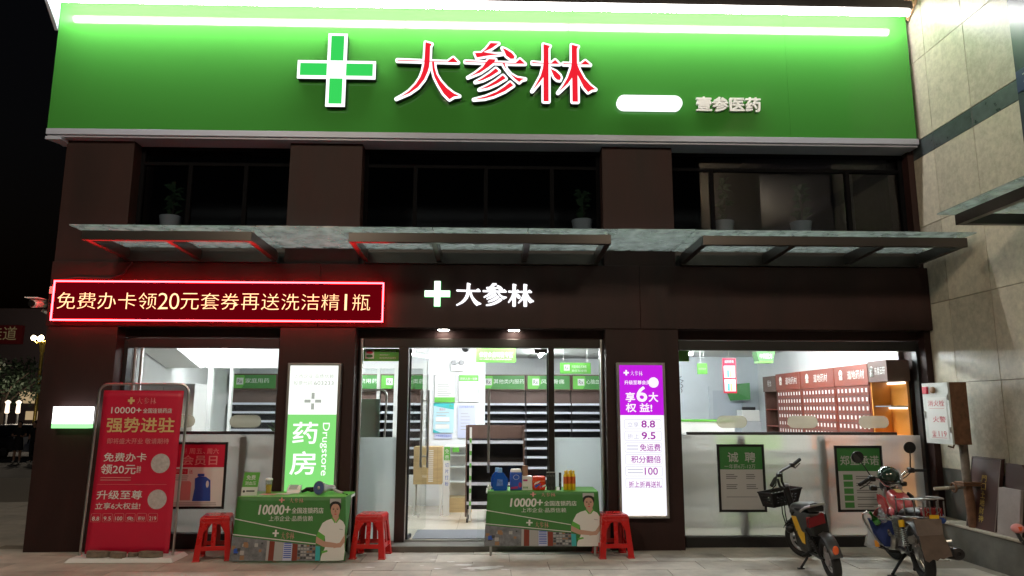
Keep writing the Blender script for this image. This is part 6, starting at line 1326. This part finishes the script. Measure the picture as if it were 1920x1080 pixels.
def car(loc, rz, lab, paint):
    t = thing('parked_car', lab, 'car', loc, rz, 'cars parked down the street', world=False)
    sec = [(-2.1, .38, .62, .78), (-2.0, .30, .86, .84), (-1.1, .26, .92, .88), (.9, .26, .95, .88), (1.9, .30, .93, .84), (2.1, .40, .75, .78)]; m = MB(); vs = []
    for x, z0, z1, w in sec: vs += [(x, -w, z0), (x, -w*1.0, (z0+z1)/2), (x, -w*.9, z1), (x, w*.9, z1), (x, w, (z0+z1)/2), (x, w, z0)]
    m.add(vs, [(i*6+j, i*6+(j+1) % 6, (i+1)*6+(j+1) % 6, (i+1)*6+j) for i in range(5) for j in range(6)]+[(0, 1, 2, 3, 4, 5), (35, 34, 33, 32, 31, 30)]); m.build('body', paint, t, bevel=.05, local=True)
    m = MB().add([(-1.2, -.78, .93), (-.55, -.62, 1.42), (.9, -.62, 1.44), (1.7, -.76, .95), (-1.2, .78, .93), (-.55, .62, 1.42), (.9, .62, 1.44), (1.7, .76, .95)], [(0, 1, 2, 3), (7, 6, 5, 4), (0, 4, 5, 1), (2, 6, 7, 3), (1, 5, 6, 2)]); m.build('cabin_glass', 'car_glass', t, local=True, bevel=.04); MB().box(-.5, .88, -.60, .60, 1.43, 1.475).build('roof', paint, t, bevel=.02, local=True)
    for x in (-1.3, 1.3):
        for s in (-1, 1): w = MB().lathe([(.31, -.1), (.32, 0), (.31, .1)], (x, .80*s, .31), (0, 1, 0), 20).build('wheel', 'black_rubber', t, smooth=True, local=True); MB().lathe([(.19, -.11), (.19, .11)], (x, .80*s, .31), (0, 1, 0), 14).build('rim', 'steel', w, smooth=True, local=True)
    for s in (-1, 1): MB().ell((-2.04, .6*s, .70), (.06, .16, .07), 10, 8).build('headlight', 'white_plastic', t, local=True); MB().box(2.03, 2.10, .5*s-.18, .5*s+.18, .72, .84).build('tail_light', 'tail_red', t, local=True)
car((-22.0, 26.0, ground_z(-22, 26)), RAD(8), 'white car parked behind the two people on the left', 'car_white'); car((-22.9, 23.6, ground_z(-22.9, 23.6)), RAD(75), 'dark car parked at the left edge of the street', 'car_dark')
tag(MB().taper((-20.7, -19.75, 20.5, 20.9), (-20.6, -19.85, 20.55, 20.85), -.62, -.15).build('street_planter', 'wood', bevel=.03), 'low tan planter box on the far pavement beside the two people', 'planter')
def tree(loc, h, r, lab, seed):
    t = thing('street_tree', lab, 'tree', loc, 0, 'trees along the far street', world=False); rr = random.Random(seed)
    m = MB().tube([(0, 0, 0), (.05, 0, h*.25), (0, .05, h*.5), (.05, 0, h*.7)], [.16, .13, .1, .05], 8)
    for k in range(6): q = rr.random()*6.28; m.tube([(0, 0, h*(.32+.05*k)), (r*.4*math.cos(q), r*.4*math.sin(q), h*(.5+.05*k)), (r*.75*math.cos(q), r*.75*math.sin(q), h*(.6+.05*k))], [.06, .04, .02], 6)
    m.build('trunk', 'bark', t, smooth=True, local=True); m = MB(); C = [(Vector((rr.gauss(0, r*.45), rr.gauss(0, r*.45), h*.68+rr.gauss(0, h*.13))), r*rr.uniform(.28, .5)) for _ in range(22)]
    for c, cr in C:
        for _ in range(95):
            d = Vector((rr.gauss(0, 1), rr.gauss(0, 1), rr.gauss(0, .8))); p = c+d.normalized()*cr*rr.random()**.4; a = Vector((rr.gauss(0, 1), rr.gauss(0, 1), rr.gauss(0, 1))).normalized(); b = a.orthogonal().normalized(); s = rr.uniform(.07, .14); m.add([p-a*s, p+b*s*.5, p+a*s, p-b*s*.5], [(0, 1, 2, 3)])
    m.build('crown', 'leaf_dark', t, local=True)
for i, (x, y, h, r) in enumerate(((-27.5, 33, 5.2, 2.1), (-31.5, 33.5, 5.8, 2.3), (-24.2, 35, 4.4, 1.9))): tree((x, y, -.62), h, r, ('dark street tree behind the gold street lamp', 'dark tallest street tree at the far left edge', 'dark small street tree next to the building corner')[i], i+40)
# far lit bollard lamps and a dim shop across the road
for i, (x, y) in enumerate(((-26.0, 31.2), (-25.3, 31.0), (-24.15, 31.3))):
    t = thing('garden_lamp', ('white garden lamp farthest left behind the parked cars', 'white garden lamp in the middle behind the parked cars', 'white garden lamp nearest the shop corner behind the parked cars')[i], 'lamp', (x, y, -.62), group='lit garden lamps'); MB().tube([(x, y, -.62), (x, y, 1.3)], .05, 8).build('post', 'white_paint', t, smooth=True); MB().lathe([(.08, 1.3), (.11, 1.35), (.09, 1.8), (.15, 1.9), (.04, 2.0)], (x, y, 0), n=12).build('lantern', 'far_lamp', t, smooth=True)
    L = bpy.data.lights.new('lantern_glow', 'POINT'); L.energy = 40; L.color = (1, .85, .68); L.shadow_soft_size = .15; lo = bpy.data.objects.new('lantern_glow', L); COL.objects.link(lo); lo.parent = t; lo.location = (0, 0, 2.85)
t = thing('far_building', 'dark building across the road with a red sign and a few lit windows', 'building', (-40, 52, -.62)); box('wall', -70, -30, 50, 60, -.62, 9.5, M('far_wall', (.05, .035, .04), .8).name, t); sg = box('red_sign', -44, -37.6, 49.7, 49.99, 6.6, 8.1, M('far_sign', (.10, .004, .006), .5).name, t); lettering('佳道', -40.2, -38.0, 6.9, 8.0, 49.68, E('far_letter', (.55, .42, .20), .12).name, sg)
rr = random.Random(12)
for k in range(22):
    x = -47+rr.random()*15; z = .6+rr.choice((0, 1.3, 2.6, 3.6))+rr.random()*.4; w = box('window', x, x+.5+rr.random()*.5, 49.93, 49.99, z, z+.5+rr.random()*.4, 'far_window' if rr.random() < .6 else 'print_dark', t)
